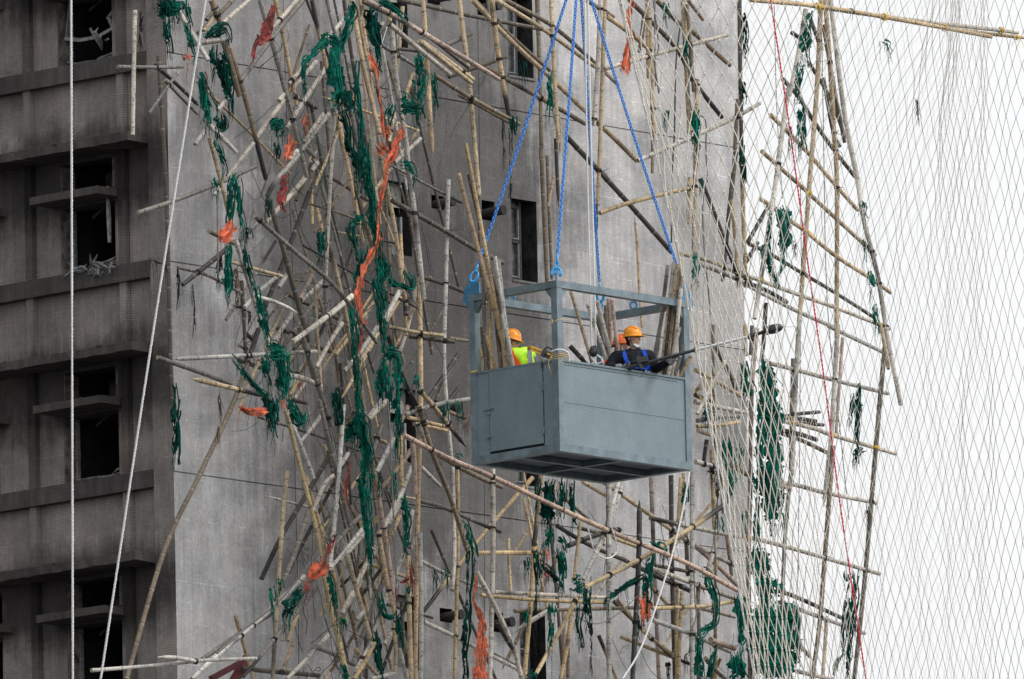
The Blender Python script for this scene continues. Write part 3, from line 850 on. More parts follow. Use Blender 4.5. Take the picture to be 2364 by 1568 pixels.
Q 510 590 740 700 1040 880 1410 1100 1820 1360 w8 d @1.3 open1
Q 430 890 600 960 1030 1120 1430 1260 1980 1475 w9 p @1.6 open1
Q 0 800 370 950 600 1080 1010 1290 1420 1470 R 1600 10 2170 280 w9 p @1.5
Q 480 990 700 1080 910 1200 w9 k @1.9
R 990 400 1230 460 1640 570 2225 715 w9 p @1.5
R 1070 990 1450 1080 1640 1150 2310 1345 w9 p @1.6
R 1070 1090 1300 1140 1480 1200 w10 k @1.4
R 1080 1120 1330 1210 1600 1340 w9 b @1.2
R 1150 960 1280 930 1510 910 w8 k @1.3
R 1100 960 1300 980 1470 1005 w9 k @1.1
R 1200 1020 1400 1035 1550 1045 w8 d @1.0
S 1230 310 1380 330 1640 400 2140 500 w9 p @1.6
S 1230 335 1320 365 w9 r @1.8 open2
T 1200 580 1400 650 1810 840 w9 k @1.5
T 1230 690 1520 800 2030 985 w9 p @1.6
T 1390 1080 1450 1140 1510 1210 w9 b @1.4 open2
T 1380 1340 1500 1370 1700 1418 w9 p @1.6
T 1240 780 1370 830 w9 p @1.9 open2
T 1670 830 1650 1130 1630 1418 w8 t @1.4
Z 1726 560 1760 500 1778 470 w9 k @.9
Z 1722 605 1750 560 w9 k @.8
Z 1722 262 1730 250 w1 g
R 210 470 330 530 700 750 w9 t @1.6
R 210 730 370 800 w9 k @1.3
R 210 800 450 860 720 910 w10 p @2.0
R 230 1000 500 960 680 950 w9 g @1.8
R 230 1060 450 1050 680 1010 w8 y @1.7
R 240 1105 410 1160 w9 r @1.5 open1
S 430 110 640 165 w10 p @1.7
S 760 140 930 240 w10 b @1.5
R 530 370 400 600 230 930 w9 p @2.2
R 430 230 540 460 640 680 w10 d @1.0
R 395 0 400 700 420 1400 w8 b @1.4
S 580 0 610 800 w9 y @1.5
S 670 200 690 600 w8 g @1.3
R 330 1200 290 1480 w9 k @1.1
'''
def catmull(pts, step):
    out = []; n = len(pts)
    for i in range(n-1):
        p1, p2 = pts[i], pts[i+1]; p0 = pts[i-1] if i else p1*2-p2; p3 = pts[i+2] if i+2 < n else p2*2-p1
        m = max(1, int((p2-p1).length/step))
        for k in range(m):
            t = k/m; t2 = t*t; t3 = t2*t
            out.append(.5*((2*p1)+(p2-p0)*t+(2*p0-5*p1+4*p2-p3)*t2+(3*p1-p0-3*p2+p3)*t3))
    out.append(pts[-1].copy()); return out
def lerp3(a, b, t): return tuple(a[i]*(1-t)+b[i]*t for i in range(3))
PL = []      # records of every pole, for ties and labels
def make_pole(P3, rad, colr, fl, rnd, name='bamboo_pole', colx=None):
    """tapered culm with swollen nodes, hollow ends, optional charring or a split tip"""
    if len(P3) == 2:
        d = P3[1]-P3[0]; ln = d.length
        bow = Vector((rnd.uniform(-1,1), rnd.uniform(-1,1), rnd.uniform(-1,1)))*ln*.008
        P3 = [P3[0], P3[0]+d*.5+bow, P3[1]]
    base = colx or COLS[colr]
    v = rnd.uniform(.80, 1.14); hue = rnd.uniform(-.05, .05)
    base = (base[0]*v*(1+hue), base[1]*v, base[2]*v*(1-hue))
    path = catmull(P3, .06)
    cum = [0]
    for i in range(1, len(path)): cum.append(cum[-1]+(path[i]-path[i-1]).length)
    tot = cum[-1]
    def at(s):
        s = max(0, min(tot, s)); i = 0
        lo, hi = 0, len(cum)-1
        while hi-lo > 1:
            m = (lo+hi)//2
            if cum[m] <= s: lo = m
            else: hi = m
        t = (s-cum[lo])/max(1e-9, cum[hi]-cum[lo]); return path[lo].lerp(path[hi], t)
    gap = rnd.uniform(.24, .36); s = rnd.uniform(.05, gap); nodes = []
    while s < tot-.02: nodes.append(s); s += gap*rnd.uniform(.9, 1.1)
    st = {0.0: (1.0, 0), tot: (rnd.uniform(.86, .97), 0)}
    for q in nodes:
        st[q] = (1.10, 1); st[q-.011] = (.985, 2); st[q+.012] = (1.0, 3)
        st[q-.03] = (.97, 0); st[q+.045] = (.97, 0)
    for k in range(1, max(2, int(tot/.14))): st.setdefault(k*.14 if k*.14 < tot else tot*.5, (.96, 0))
    ks = sorted(k for k in st if 0 <= k <= tot)
    kk = [ks[0]]
    for k in ks[1:]:
        if k-kk[-1] > .004: kk.append(k)
    kk[-1] = tot if tot-kk[-1] < .02 else kk[-1]
    if kk[-1] != tot: kk.append(tot)
    c1 = 'k1' in fl; c2 = 'k2' in fl; lc = min(tot*.35, rnd.uniform(.25, .6))
    km = (rnd.random(), rnd.uniform(.05, .2)) if (rnd.random() < .22 and colr not in 'kd' and tot > .8) else None
    pts, rr, cc = [], [], []
    ph = rnd.uniform(0, 50)
    for k in kk:
        f, kind = st.get(k, (1.0, 0)); p = at(k); pts.append(p)
        t = k/max(tot, 1e-6); r_ = rad*f*(1.03-.09*t)
        if 'spike2' in fl and tot-k < .16: r_ *= max(.12, (tot-k)/.16)
        if 'spike1' in fl and k < .16: r_ *= max(.12, k/.16)
        rr.append(r_)
        c = base
        nn = noise.noise(Vector((ph, k*1.3, 0)))
        c = tuple(x*(1+.28*nn) for x in c)
        if kind == 1: c = tuple(x*.42 for x in c)
        if kind == 3: c = lerp3(c, (.60, .56, .50), .35)
        if kind == 2: c = tuple(x*.7 for x in c)
        ch = 0
        if c1: ch = max(ch, min(1, max(0, (lc-k)/.12+.5)))
        if c2: ch = max(ch, min(1, max(0, (k-(tot-lc))/.12+.5)))
        if km: ch = max(ch, .85*max(0, 1-abs(t-km[0])/km[1]))
        if ch: c = lerp3(c, (.028, .025, .025), ch)
        cc.append(c)
    mb = MB(); n = 9 if rad > .02 else 7
    cvs = []
    for c in cc: cvs.append(c)
    mb.tube(pts, rr, n, c=cvs, cap=False)
    for end, flag in ((0, 'spike1'), (-1, 'spike2')):       # hollow end: cut face, then a bore with its shade painted black
        p = pts[end]; q = pts[1] if end == 0 else pts[-2]; d = (p-q).normalized(); r_ = rr[end]
        if flag in fl: mb.tube([p, p+d*.002], [r_, r_*.3], n, c=cc[end]); continue
        cut = (.42, .36, .27) if colr not in 'kd' else (.05, .045, .04)
        mb.tube([p, p+d*.0005, p-d*.0005, p-d*.05], [r_, r_*.97, r_*.76, r_*.70], n, c=[cc[end], cut, cut, (.012, .010, .009)], cap=False)
        mb.tube([p-d*.05, p-d*.052], [r_*.70, .001], n, c=(.008,.007,.006), cap=False)
    org = min((P3[0], P3[-1]), key=lambda v_: v_.z)
    o = mb.build(name, BAMB, None, loc=org, smooth='auto')
    return o, pts, rr
rp = random.Random(5)
for li, line in enumerate(POLES.strip().splitlines()):
    if 'w1 ' in line: continue
    pts, wd, cl_, lay, fl = parse(line)
    lay = .9 if lay is None else lay
    ot = lay + rp.uniform(-.06, .06)
    offs = [ot + rp.uniform(-.05, .05), ot + rp.uniform(-.05, .05)]
    ny = len(pts)
    plen = sum(math.hypot(pts[i+1][0]-pts[i][0], pts[i+1][1]-pts[i][1]) for i in range(ny-1))/180
    tw = min(.55, .45*plen)
    if 'open2' in fl: offs[1] += tw
    if 'open1' in fl: offs[0] += tw
    P3 = [onwall(x, y, offs[0]+(offs[1]-offs[0])*i/(ny-1)) for i, (x, y) in enumerate(pts)]
    rad = wd*depth(P3[0])/FPX/2*(1.18 if wd < 11 else 1.10)
    o, tp, rr = make_pole(P3, rad, cl_, fl, rp)
    PL.append(dict(o=o, px=pts, w=wd, c=cl_, fl=fl, off=ot, P3=P3, rad=rad))
# ================================================================== lifting cage
CA, CB, CH, PH = 2.50, 1.52, 2.19, 1.16          # length along EX, width along EL, height, height of the wall panels
CAGE0 = P(1293, 1041, 206.0)                     # nearest bottom corner
cage_m = tintmat('cage_paint', (.155, .212, .238), .42, .5, .42, 5, bump=.25)
def plate_mat():
    m, nt, b = newmat('chequer_plate', .38, .5)
    oc = coord(nt); sx = N(nt, 'ShaderNodeSeparateXYZ'); L(nt, oc, sx.inputs[0])
    uu = Mth(nt, 'ADD', sx.outputs[0], sx.outputs[1]); zz = sx.outputs[2]
    h = None
    for sgn, ou, oz in ((1, 0, 0), (-1, .5, .5)):
        p = .056
        u = Mth(nt, 'SUBTRACT', Mth(nt, 'FRACT', Mth(nt, 'ADD', Mth(nt, 'DIVIDE', uu, p), 500+ou)), .5)
        z = Mth(nt, 'SUBTRACT', Mth(nt, 'FRACT', Mth(nt, 'ADD', Mth(nt, 'DIVIDE', zz, p), 500+oz)), .5)
        a = Mth(nt, 'MULTIPLY', Mth(nt, 'ADD', u, Mth(nt, 'MULTIPLY', z, sgn)), .707)
        c_ = Mth(nt, 'MULTIPLY', Mth(nt, 'SUBTRACT', u, Mth(nt, 'MULTIPLY', z, sgn)), .707)
        d = Mth(nt, 'SQRT', Mth(nt, 'ADD', Mth(nt, 'POWER', Mth(nt, 'MULTIPLY', a, 1/.34), 2.0), Mth(nt, 'POWER', Mth(nt, 'MULTIPLY', c_, 1/.085), 2.0)))
        k = Ramp(nt, d, (1.15, .6, 0, 1)); h = k if h is None else Mth(nt, 'MAXIMUM', h, k)
    n = Noise(nt, oc, 2.5, 6, .65); n2 = Noise(nt, Map(nt, oc, (6, 6, .8)), 1.5, 5, .7)
    c = Mix(nt, Ramp(nt, n, (.3, .72)), (.142, .197, .222), (.185, .243, .270))
    c = Mix(nt, Ramp(nt, n2, (.6, .8, 0, .4)), c, (.095, .12, .13))
    c = Mix(nt, Ramp(nt, Noise(nt, oc, 14, 5, .75), (.66, .74, 0, .6)), c, (.07, .08, .085))
    c = Mix(nt, Mth(nt, 'MULTIPLY', h, .38), c, (.34, .42, .45))
    L(nt, c, b.inputs['Base Color']); Bump(nt, b, h, .9, .006)
    return m
plate_m = plate_mat()
blue_m = tintmat('lifting_blue', (.05, .20, .34), .4, .5, .3, 20)
cage = empty('lifting_cage', CAGE0, TH, label='grey blue steel man cage with chequer plate sides hanging from blue chains', cat='work cage')
# cage local: x along length (to the right and away), y along width (to the left and away), z up
def cbuild(mb, name, mat, par=None, **k): return mb.build(name, mat, par or cage, world=False, **k)
T_ = .10
for (x, y) in ((0, 0), (CA, 0), (0, CB), (CA, CB)):
    x0 = 0 if x == 0 else CA-T_; y0 = 0 if y == 0 else CB-T_
    m = MB(); m.box((x0, y0, .101), (x0+T_, y0+T_, CH-.092)); cbuild(m, 'corner_post', cage_m)
for z0, z1, nm in ((0, .10, 'base_rail'), (CH-.09, CH, 'top_rail')):
    for y0 in (0, CB-T_):
        m = MB(); m.box((-.004, y0-.004 if y0 == 0 else y0, z0), (CA+.004, y0+T_ + (0 if y0 == 0 else .004), z1)); cbuild(m, nm, cage_m)
    for x0 in (0, CA-T_):
        m = MB(); m.box((x0-.004 if x0 == 0 else x0, T_+.001, z0+.001), (x0+T_+(0 if x0 == 0 else .004), CB-T_-.001, z1-.001)); cbuild(m, nm, cage_m)
for x in (T_, CA-T_):                                # gusset braces under the top rails
    for yy in (.02, CB-.08):
        s_ = 1 if x == T_ else -1
        m = MB(); m.add([(x, yy, CH-.092), (x+s_*.13, yy, CH-.092), (x, yy, CH-.24), (x, yy+.06, CH-.092), (x+s_*.13, yy+.06, CH-.092), (x, yy+.06, CH-.24)],
              [(0,1,2),(3,5,4),(0,3,4,1),(1,4,5,2),(2,5,3,0)]); cbuild(m, 'corner_brace', cage_m)
for y in (T_, CB-T_):
    s_ = 1 if y == T_ else -1
    m = MB(); m.add([(.02, y, CH-.092), (.02, y+s_*.13, CH-.092), (.02, y, CH-.24), (.08, y, CH-.092), (.08, y+s_*.13, CH-.092), (.08, y, CH-.24)],
              [(0,2,1),(3,4,5),(0,1,4,3),(1,2,5,4),(2,0,3,5)]); cbuild(m, 'corner_brace', cage_m)
# chequer plate walls
zmid = .64
for nm, boxes in (('side_panel', [((T_, .018, .101), (CA-T_, .024, zmid-.003)), ((T_, .018, zmid+.003), (CA-T_, .024, PH))]),
                  ('side_panel', [((T_, CB-.024, .101), (CA-T_, CB-.018, PH))]),
                  ('end_panel', [((CA-.024, T_, .101), (CA-.018, CB-T_, PH))]),
                  ('end_panel', [((.018, T_, .101), (.024, .27, PH)), ((.018, 1.22, .101), (.024, CB-T_, PH)), ((.018, .272, PH-.10+.0), (.024, 1.218, PH))])):
    m = MB()
    for b_ in boxes: m.box(*b_)
    if nm == 'side_panel' and len(boxes) == 2:
        m.bar((T_, .015, zmid), (CA-T_, .015, zmid), .005, .006); 
    cbuild(m, nm, plate_m)
# top edge angles
m = MB(); m.bar((T_, .016, PH+.012), (CA-T_, .016, PH+.012), .03, .026); m.bar((T_, .012, PH-.035), (CA-T_-.12, .012, PH-.035), .004, .006); cbuild(m, 'panel_edge', cage_m)
m = MB(); m.bar((.016, T_, PH+.012), (.016, CB-T_, PH+.012), .03, .026); cbuild(m, 'panel_edge', cage_m)
m = MB(); m.bar((T_, CB-.016, PH+.012), (CA-T_, CB-.016, PH+.012), .03, .026); m.bar((CA-.016, T_, PH+.012), (CA-.016, CB-T_, PH+.012), .03, .026); cbuild(m, 'panel_edge', cage_m)
# door in the end wall, with dark strips that paint the shade of its gaps
m = MB(); m.box((.006, .285, .135), (.020, 1.205, PH-.0)); door = cbuild(m, 'access_door', plate_m)
gap_m = tintmat('gap_shade_strip', (.012, .014, .015), .9)
m = MB()
for (y0, y1, z0, z1) in ((.272, .284, .13, PH-.02), (1.207, 1.219, .13, PH), (.285, 1.205, .102, .134)): m.box((.0165, y0, z0), (.0175, y1, z1))
cbuild(m, 'gap_shade_strip', gap_m, cage)
m = MB(); m.bar((-.004, 1.13, .68), (-.004, 1.30, .68), .018, .022); m.bar((-.004, 1.21, .36), (-.004, 1.21, .70), .010, .012); m.bar((-.006, 1.175, .33), (-.006, 1.25, .33), .02, .035); m.ball((-.02, 1.20, .62), .022, 7, 5)
cbuild(m, 'latch', cage_m, door)
for z in (.30, .86):
    m = MB(); m.bar((-.002, .278, z-.05), (-.002, .278, z+.05), .024, .02, Vector((0,1,0))); cbuild(m, 'hinge', cage_m, door)
for z in (): pass
# floor and its beams (seen from below)
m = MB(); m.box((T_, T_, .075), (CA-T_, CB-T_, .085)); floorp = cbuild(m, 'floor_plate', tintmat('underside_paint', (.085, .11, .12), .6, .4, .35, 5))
for (a, b) in (((CA/2, T_+.002, .035), (CA/2, CB-T_-.002, .035)),):
    m = MB(); m.bar(a, b, .06, .07); cbuild(m, 'floor_beam', cage_m)
for x0, x1 in ((T_+.002, CA/2-.031), (CA/2+.031, CA-T_-.002)):
    m = MB(); m.bar((x0, CB/2, .035), (x1, CB/2, .035), .06, .066); cbuild(m, 'floor_beam', cage_m)
# lifting lugs
def lug(x, y, ang, size=.20):
    m = MB(); t = .012; ca, sa = math.cos(ang), math.sin(ang)
    out = [(-.02, -.16), (-.13, -.02), (-.13+.02, .09), (-.04, .17), (.16, .17), (.16, .0), (.02, 0.0)]
    vs_ = []
    for w_ in (-t, t):
        for (h, z) in out: vs_.append((x+ca*h-sa*w_, y+sa*h+ca*w_, CH-.02+z))
    n = len(out)
    m.add(vs_, [tuple(range(n)), tuple(range(2*n-1, n-1, -1))] + [(i, n+i, n+(i+1) % n, (i+1) % n) for i in range(n)])
    return m
LUGC = {}
for key, (x, y, ang) in {'L': (.03, CB-.01, R(-90)), 'R': (CA-.0, .05, R(180)), 'F': (CA-.05, CB-.05, R(225-180))}.items():
    m = lug(x, y, ang); 
    cbuild(m, 'lifting_lug', blue_m); LUGC[key] = Vector((x, y, CH+.10))
m = MB(); m.bar((.05, .05, CH), (.05, .05, CH+.11), .09, .02, Vector((1, -1, 0))); cbuild(m, 'lifting_lug', blue_m); LUGC['N'] = Vector((.05, .05, CH+.08))
def ringlug(x, y, ax):
    m = MB(); pts = [Vector((x, y, CH+.055)) + (ax*math.cos(a) + Vector((0,0,1))*math.sin(a)*1.2)*.042 for a in [2*math.pi*i/14 for i in range(14)]]
    m.tube(pts, .019, 6, closed=True); m.bar((x, y, CH-.005), (x, y, CH+.02), .07, .02, Vector((ax.y, -ax.x, 0))); cbuild(m, 'ring_lug', blue_m)
dv = (Vector((1, -1, 0))).normalized()
ringlug(.74, CB-.06, Vector((.8, -.6, 0)).normalized()); ringlug(CA-.05, CB-.62, Vector((.8, -.6, 0)).normalized())
CM = MWM(cage)
def cw(x, y, z): return CM @ Vector((x, y, z))
# ------------------------------------------------------------------ chains to the crane hook
def chain(a, b, pitch=.044, w=.0165, rad=.0085):
    m = MB(); d = (b-a); ln = d.length; d.normalize(); n = int(ln/pitch)
    sx = d.cross(Vector((0, 1, 0))).normalized(); sy = d.cross(sx)
    sag = d.cross(Vector((0, 0, 1))).cross(d).normalized()*-.02
    for i in range(n):
        t = (i+.5)/n; c = a+d*(t*ln) + sag*math.sin(t*math.pi)
        s_ = sx+sy if i % 2 else sx-sy; s_.normalize()
        pts = []
        for q in range(10):
            an = 2*math.pi*q/10; h = math.cos(an); v = math.sin(an)
            pts.append(c + s_*(w*h) + d*(v*.010 + (.017 if v > 0 else -.017) * (1 if abs(v) > .01 else 0)))
        m.tube(pts, rad, 5, closed=True)
    return m
chain_m = tintmat('blue_chain', (.04, .27, .80), .35, .5, .45, 60)
hook_m = tintmat('blue_hook', (.02, .32, .72), .35, .5, .3, 30)
APEX = cw(CA*.47, CB*.5, CH+4.15)
APEX = P(1336, -112, depth(APEX))
hk = MB()
hk.tube([APEX+Vector((math.cos(a)*.07, 0, math.sin(a)*.11)) for a in [2*math.pi*i/16 for i in range(16)]], .016, 8, closed=True)
for s_ in (-.08, .08): hk.tube([APEX+Vector((s_, 0, .12)), APEX+Vector((s_*.2, 0, .6))], .03, 8)
hk.build('crane_hook', blue_m, None, loc=APEX, smooth=True, label='crane hook block above the picture that gathers the four blue chains', cat='hook')
hc = MB(); hc.tube([APEX+Vector((0, 0, .6)), APEX+Vector((0, 0, 25))], .016, 8)
hc.build('crane_cable', GREYROPE, None, loc=APEX+Vector((0, 0, .6)), label='steel crane cable running up from the hook block', cat='cable')
CHL = {'L': 'blue lifting chain running down left to the open hook on the cage corner', 'N': 'blue lifting chain dropping to the shackle on the nearest cage corner',
       'R': 'blue lifting chain slanting down right behind the leaning bamboo to the cage', 'F': 'blue lifting chain beside the white ropes to the rear cage corner'}
def hookshape(m, c, up, side, s=1.0):
    pts = [c+(side*math.sin(a)*.045+up*(-math.cos(a)*.075))*s for a in [R(-150+i*24) for i in range(13)]]
    m.tube(pts, [.014*s]*2+[.019*s]*9+[.013*s]*2, 7)
    m.tube([c+up*.05*s, c+up*.17*s], [.02*s, .011*s], 7); m.ball(c+up*.07*s, .026*s, 7, 5)
for k_ in 'LNFR':
    lp = CM @ LUGC[k_]; up = (APEX-lp).normalized(); start = lp+up*(.34 if k_ != 'N' else .30)
    co = chain(start, APEX-Vector((0, 0, .1))).build('lifting_chain', chain_m, None, loc=start, smooth=True, label=CHL[k_], cat='chain', group='blue chains carrying the cage')
    h = MB(); sd_ = XC
    hookshape(h, lp+up*.15, up, sd_, 1.0 if k_ != 'N' else .55)
    h.tube([lp+sd_*.025*math.cos(a)+up*(.03+.035*math.sin(a)) for a in [2*math.pi*i/10 for i in range(10)]], .010, 6, closed=True)
    if k_ == 'N':
        h.tube([lp+sd_*.06*math.cos(a)+up*(.02+.075*math.sin(a)) for a in [R(-30+i*24) for i in range(11)]], .017, 7)
        h.tube([lp+up*.15, lp+up*.30], [.012, .016], 7)
    h.build('hook', hook_m, co, smooth=True)
# ------------------------------------------------------------------ bamboo stacked inside the cage (picture px, depth behind cage front)
INNER = '''
Z 1058 400 1118 640 1180 866 w10 t a.30 b.95
Z 1075 331 1106 470 1139 664 1174 862 w9 y a.08 b.90
Z 1082 403 1120 590 1152 700 w9 d a.22 b1.02
Z 1142 592 1160 700 1187 868 w9 p a.06 b.84
Z 1114 600 1120 740 1122 865 w9 g a.16 b1.18
Z 1128 680 1132 760 1136 862 w9 y a.22 b1.12
Z 1141 680 1148 770 1158 864 w11 b a.26 b1.06
Z 1150 685 1160 760 1169 860 w9 p a.10 b.94
Z 1158 725 1172 790 1187 852 w8 p a.05 b.80
Z 1150 600 1165 720 1180 860 w9 p a.06 b.88
Z 1109 805 1114 830 1121 862 w8 y a.14 b1.22
Z 1118 760 1132 810 1146 862 w9 y a.20 b1.14
Z 1112 755 1116 800 1120 860 w9 b a.16 b1.24
Z 1120 765 1127 820 1132 862 w8 g a.18 b1.20
Z 1318 673 1340 750 1362 822 w8 t a1.25 b1.05
Z 1356 702 1380 770 1404 842 w9 p a1.35 b.8
Z 1378 693 1394 760 1414 836 w10 p a1.45 b.85
Z 1376 730 1386 780 1402 840 w9 d a1.45 b1.0
Z 1405 690 1407 740 1408 800 w10 r a1.6 b1.1
Z 1412 692 1420 750 1427 812 w9 r a1.72 b.75
Z 1398 705 1400 760 1402 830 w8 g a1.5 b1.15
Z 1316 799 1335 812 1360 834 w11 k a1.1 b1.1
Z 1542 612 1528 720 1512 850 w9 p a2.28 b.55
Z 1556 606 1542 720 1526 862 w9 p a2.30 b.42
Z 1566 610 1550 740 1535 866 w10 t a2.33 b.36
Z 1574 622 1560 740 1545 868 w9 b a2.34 b.28
Z 1572 665 1562 760 1551 872 w9 p a2.26 b.22
Z 1568 755 1556 810 1540 876 w9 p a2.22 b.16
Z 1577 795 1567 830 1556 878 w9 g a2.30 b.18
Z 1595 822 1580 850 1564 884 w9 t a2.34 b.14
Z 1534 700 1522 780 1504 856 w9 g a2.2 b.6
Z 1549 700 1540 780 1532 862 w8 d a2.26 b.4
'''
def cage_depth(a, b): return depth(cw(a, b, 1.1))
for line in INNER.strip().splitlines():
    toks = line.split(); a_ = [float(t[1:]) for t in toks if t[0] == 'a'][0]; b_ = [float(t[1:]) for t in toks if t[0] == 'b' and len(t) > 1][0]
    line2 = ' '.join(t for t in toks if not (t[0] in 'ab' and len(t) > 1))
    pts, wd, cl_, lay, fl = parse(line2)
    dd = cage_depth(a_, b_); 
    # carry the pole down to the cage floor
    (x1, y1), (x2, y2) = pts[-2], pts[-1]
    f = CM @ Vector((a_, b_, .09)); 
    P3 = [P(x, y, dd) for x, y in pts]
    last = P3[-1]; dirn = (P3[-1]-P3[0]).normalized()
    end = last+dirn*((last.z-f.z)/max(.2, -dirn.z))
    loc_ = CM.inverted() @ end; loc_.x = min(max(loc_.x, .12), CA-.12); loc_.y = min(max(loc_.y, .10), CB-.12)
    P3 = [P3[0], P3[0].lerp(CM @ loc_, .5), CM @ loc_]
    rad = wd*dd/FPX/2*1.04
    o, tp, rr = make_pole(P3, rad, cl_, fl, rp)
    PL.append(dict(o=o, px=pts, w=wd, c=cl_, fl=fl, off=9, P3=P3, rad=rad, inner=True))
pts, wd, cl_, lay, fl = parse('Z 1070 735 1078 757 1089 790 w10 k @1.2')
# ================================================================== ropes
def path3(line, dflt=2.6):
    pts, wd, cl_, lay, fl = parse(line)
    lay = dflt if lay is None else lay
    return [onwall(x, y, lay) for x, y in pts], wd, cl_, lay, pts
def rope(P3, rad, name, mat, strands=3, pitch=None, smooth_step=.05, **k):
    pitch = pitch or rad*9
    m = MB(); path = catmull(P3, smooth_step) if len(P3) > 1 else P3
    if strands == 1: m.tube(path, rad, 6)
    else:
        # resample finely and lay the strands round one another
        fine = []
        for i in range(len(path)-1):
            n_ = max(1, int((path[i+1]-path[i]).length/(pitch/6)))
            fine += [path[i].lerp(path[i+1], q/n_) for q in range(n_)]
        fine.append(path[-1]); s = 0
        d0 = (fine[-1]-fine[0]).normalized(); u = d0.cross(Vector((0, 1, 0.01))).normalized(); v = d0.cross(u)
        for st in range(strands):
            s = 0; pp = []
            for i, p in enumerate(fine):
                if i: s += (p-fine[i-1]).length
                a = 2*math.pi*(s/pitch+st/strands); pp.append(p+(u*math.cos(a)+v*math.sin(a))*rad*.50)
            m.tube(pp, rad*.56, 4, c=(1, 1, 1))
    return m.build(name, mat, None, loc=P3[0], smooth=True, **k)
def prope(line, name, mat, label, cat='rope', off=2.6, rr=None, **k):
    P3, wd, c_, lay, px = path3(line, off)
    return rope(P3, rr or wd*depth(P3[0])/FPX/2, name, mat, label=label, cat=cat, **k)
def drope(px, d, wd, name, mat, label, cat='rope', **k):
    P3 = [P(x, y, d) for x, y in px]; return rope(P3, wd*d/FPX/2, name, mat, label=label, cat=cat, **k)
drope([(164, -40), (166, 700), (168, 1610)], 203.0, 6.0, 'hanging_rope', ROPE, 'thick white rope hanging plumb in front of the charred window bays')
drope([(481, -40), (353, 770), (226, 1610)], 203.2, 6.0, 'hanging_rope', ROPE, 'thick white rope slanting down left across the dark facade corner')
drope([(1349, -40), (1356, 400), (1366, 820)], depth(cw(1.2, .9, 1)), 4.6, 'hanging_rope', ROPE, 'white rope of the pair over the cage, the left one', group='white rope pair above the cage')
drope([(1356, -40), (1366, 400), (1376, 822)], depth(cw(1.2, .9, 1))+.03, 5.0, 'hanging_rope', ROPE, 'white rope of the pair over the cage, the right one', group='white rope pair above the cage')
drope([(1776, -20), (1822, 290), (1868, 630), (1902, 870), (1932, 1110), (1965, 1340), (2004, 1600)], 207.5, 4.4, 'red_rope', tintmat('red_rope', (.78, .03, .09), .7), 'thin red rope sweeping down in front of the white sky', strands=2)
prope('Z 1896 0 1901 300 1910 700 1940 1000 1960 1200', 'thin_rope', GREYROPE, 'thin grey rope hanging inside the bare scaffold frame against the sky', off=1.2, rr=.006, strands=1)
prope('P 540 40 560 800 600 1450', 'thin_cable', WIRE, 'thin dark cable hanging just right of the pale wall edge, upper part', cat='cable', off=.8, rr=.005, strands=1)
prope('Z 1848 420 1850 640 1848 760 S 1412 100 1395 1180', 'thin_cable', WIRE, 'thin dark cable hanging between the scaffold uprights low against the sky', cat='cable', off=1.0, rr=.005, strands=1)
prope('Z 1102 0 1105 180 1107 400 1108 560', 'wall_cable', WIRE, 'thin cable hanging against the tiled wall above the cage', cat='cable', off=.12, rr=.0045, strands=1)
prope('Z 1118 1080 1119 1300 1118 1568', 'wall_cable', WIRE, 'thin cable hanging against the grey wall below the cage', cat='cable', off=.12, rr=.0045, strands=1)
prope('A 1390 0 1410 700 1430 1300 B 1450 500 1490 1400 C 1500 900 1510 1300', 'wall_cable', WIRE, 'thin cable hanging on the wall behind the left hand pole tangle', cat='cable', off=.15, rr=.0045, strands=1)
prope('D 1510 500 1530 1400 E 1550 900 1555 1568', 'wall_cable', WIRE, 'thin cable hanging on the wall low down behind the tangle', cat='cable', off=.15, rr=.0045, strands=1)
prope('B 705 610 705 900 C 710 0', 'frayed_rope', GREYROPE, 'short frayed grey rope end hanging from the upper left poles', off=2.2, rr=.012)
prope('N 2262 450 2200 800 2090 1260 O 1970 560 1820 1020 1690 1330 1540 1568', 'slack_rope', ROPE, 'white rope slanting down left among the poles below the cage', off=2.6, w_=0) if False else \
prope('N 2262 450 2200 800 2090 1260 O 1970 560 1820 1020 1690 1330 1540 1568', 'slack_rope', ROPE, 'white rope slanting down left among the poles below the cage', off=3.0, rr=.014)
prope('O 1180 0 1240 210 1320 290 1400 305 1480 240 1470 120 1430 0', 'slack_rope', ROPE, 'slack loop of grey white rope slung on poles below the cage', off=3.0, rr=.011)
prope('E 1900 50 1600 450 1340 760 1000 1040 700 1300', 'slack_rope', GREYROPE, 'grey rope lying along the long pale pole, lower left', off=2.3, rr=.016)
prope('I 100 1130 0 1440 E 1860 160', 'slack_rope', GREYROPE, 'grey rope end beside the tall white batten', off=2.2, rr=.014)
prope('I 655 0 680 400 700 900 720 1300 J 730 300 745 560', 'slack_rope', GREYROPE, 'grey rope hanging down the middle of the pole tangle', off=3.1, rr=.012)
prope('K 1355 0 1355 500 1365 900', 'slack_rope', GREYROPE, 'grey rope tail beside the orange strip high over the cage', off=2.0, rr=.013)
prope('K 1340 0 1395 500 1350 620 1400 980', 'slack_rope', GREYROPE, 'twisted grey rope behind the white net near the top', off=2.1, rr=.013)
prope('K 1620 270 1575 700 1560 1400 L 1530 500 1530 1100', 'slack_rope', WIRE, 'dark rope hanging straight behind the left edge of the white net', off=2.2, rr=.012)
prope('K 1630 220 1700 700 1740 1150 1880 1250 1890 1568 L 1905 470', 'slack_rope', GREYROPE, 'slack grey rope looping behind the net over the pale wall', off=2.2, rr=.011)
prope('L 1850 700 1880 1300 Q 80 1000 120 1500 R 400 200 430 1000', 'slack_rope', GREYROPE, 'grey rope hanging behind the net level with the cage', off=2.2, rr=.012)
prope('T 605 60 625 400 600 900', 'slack_rope', GREYROPE, 'grey rope tail hanging left of the big green sheet', off=2.6, rr=.013)
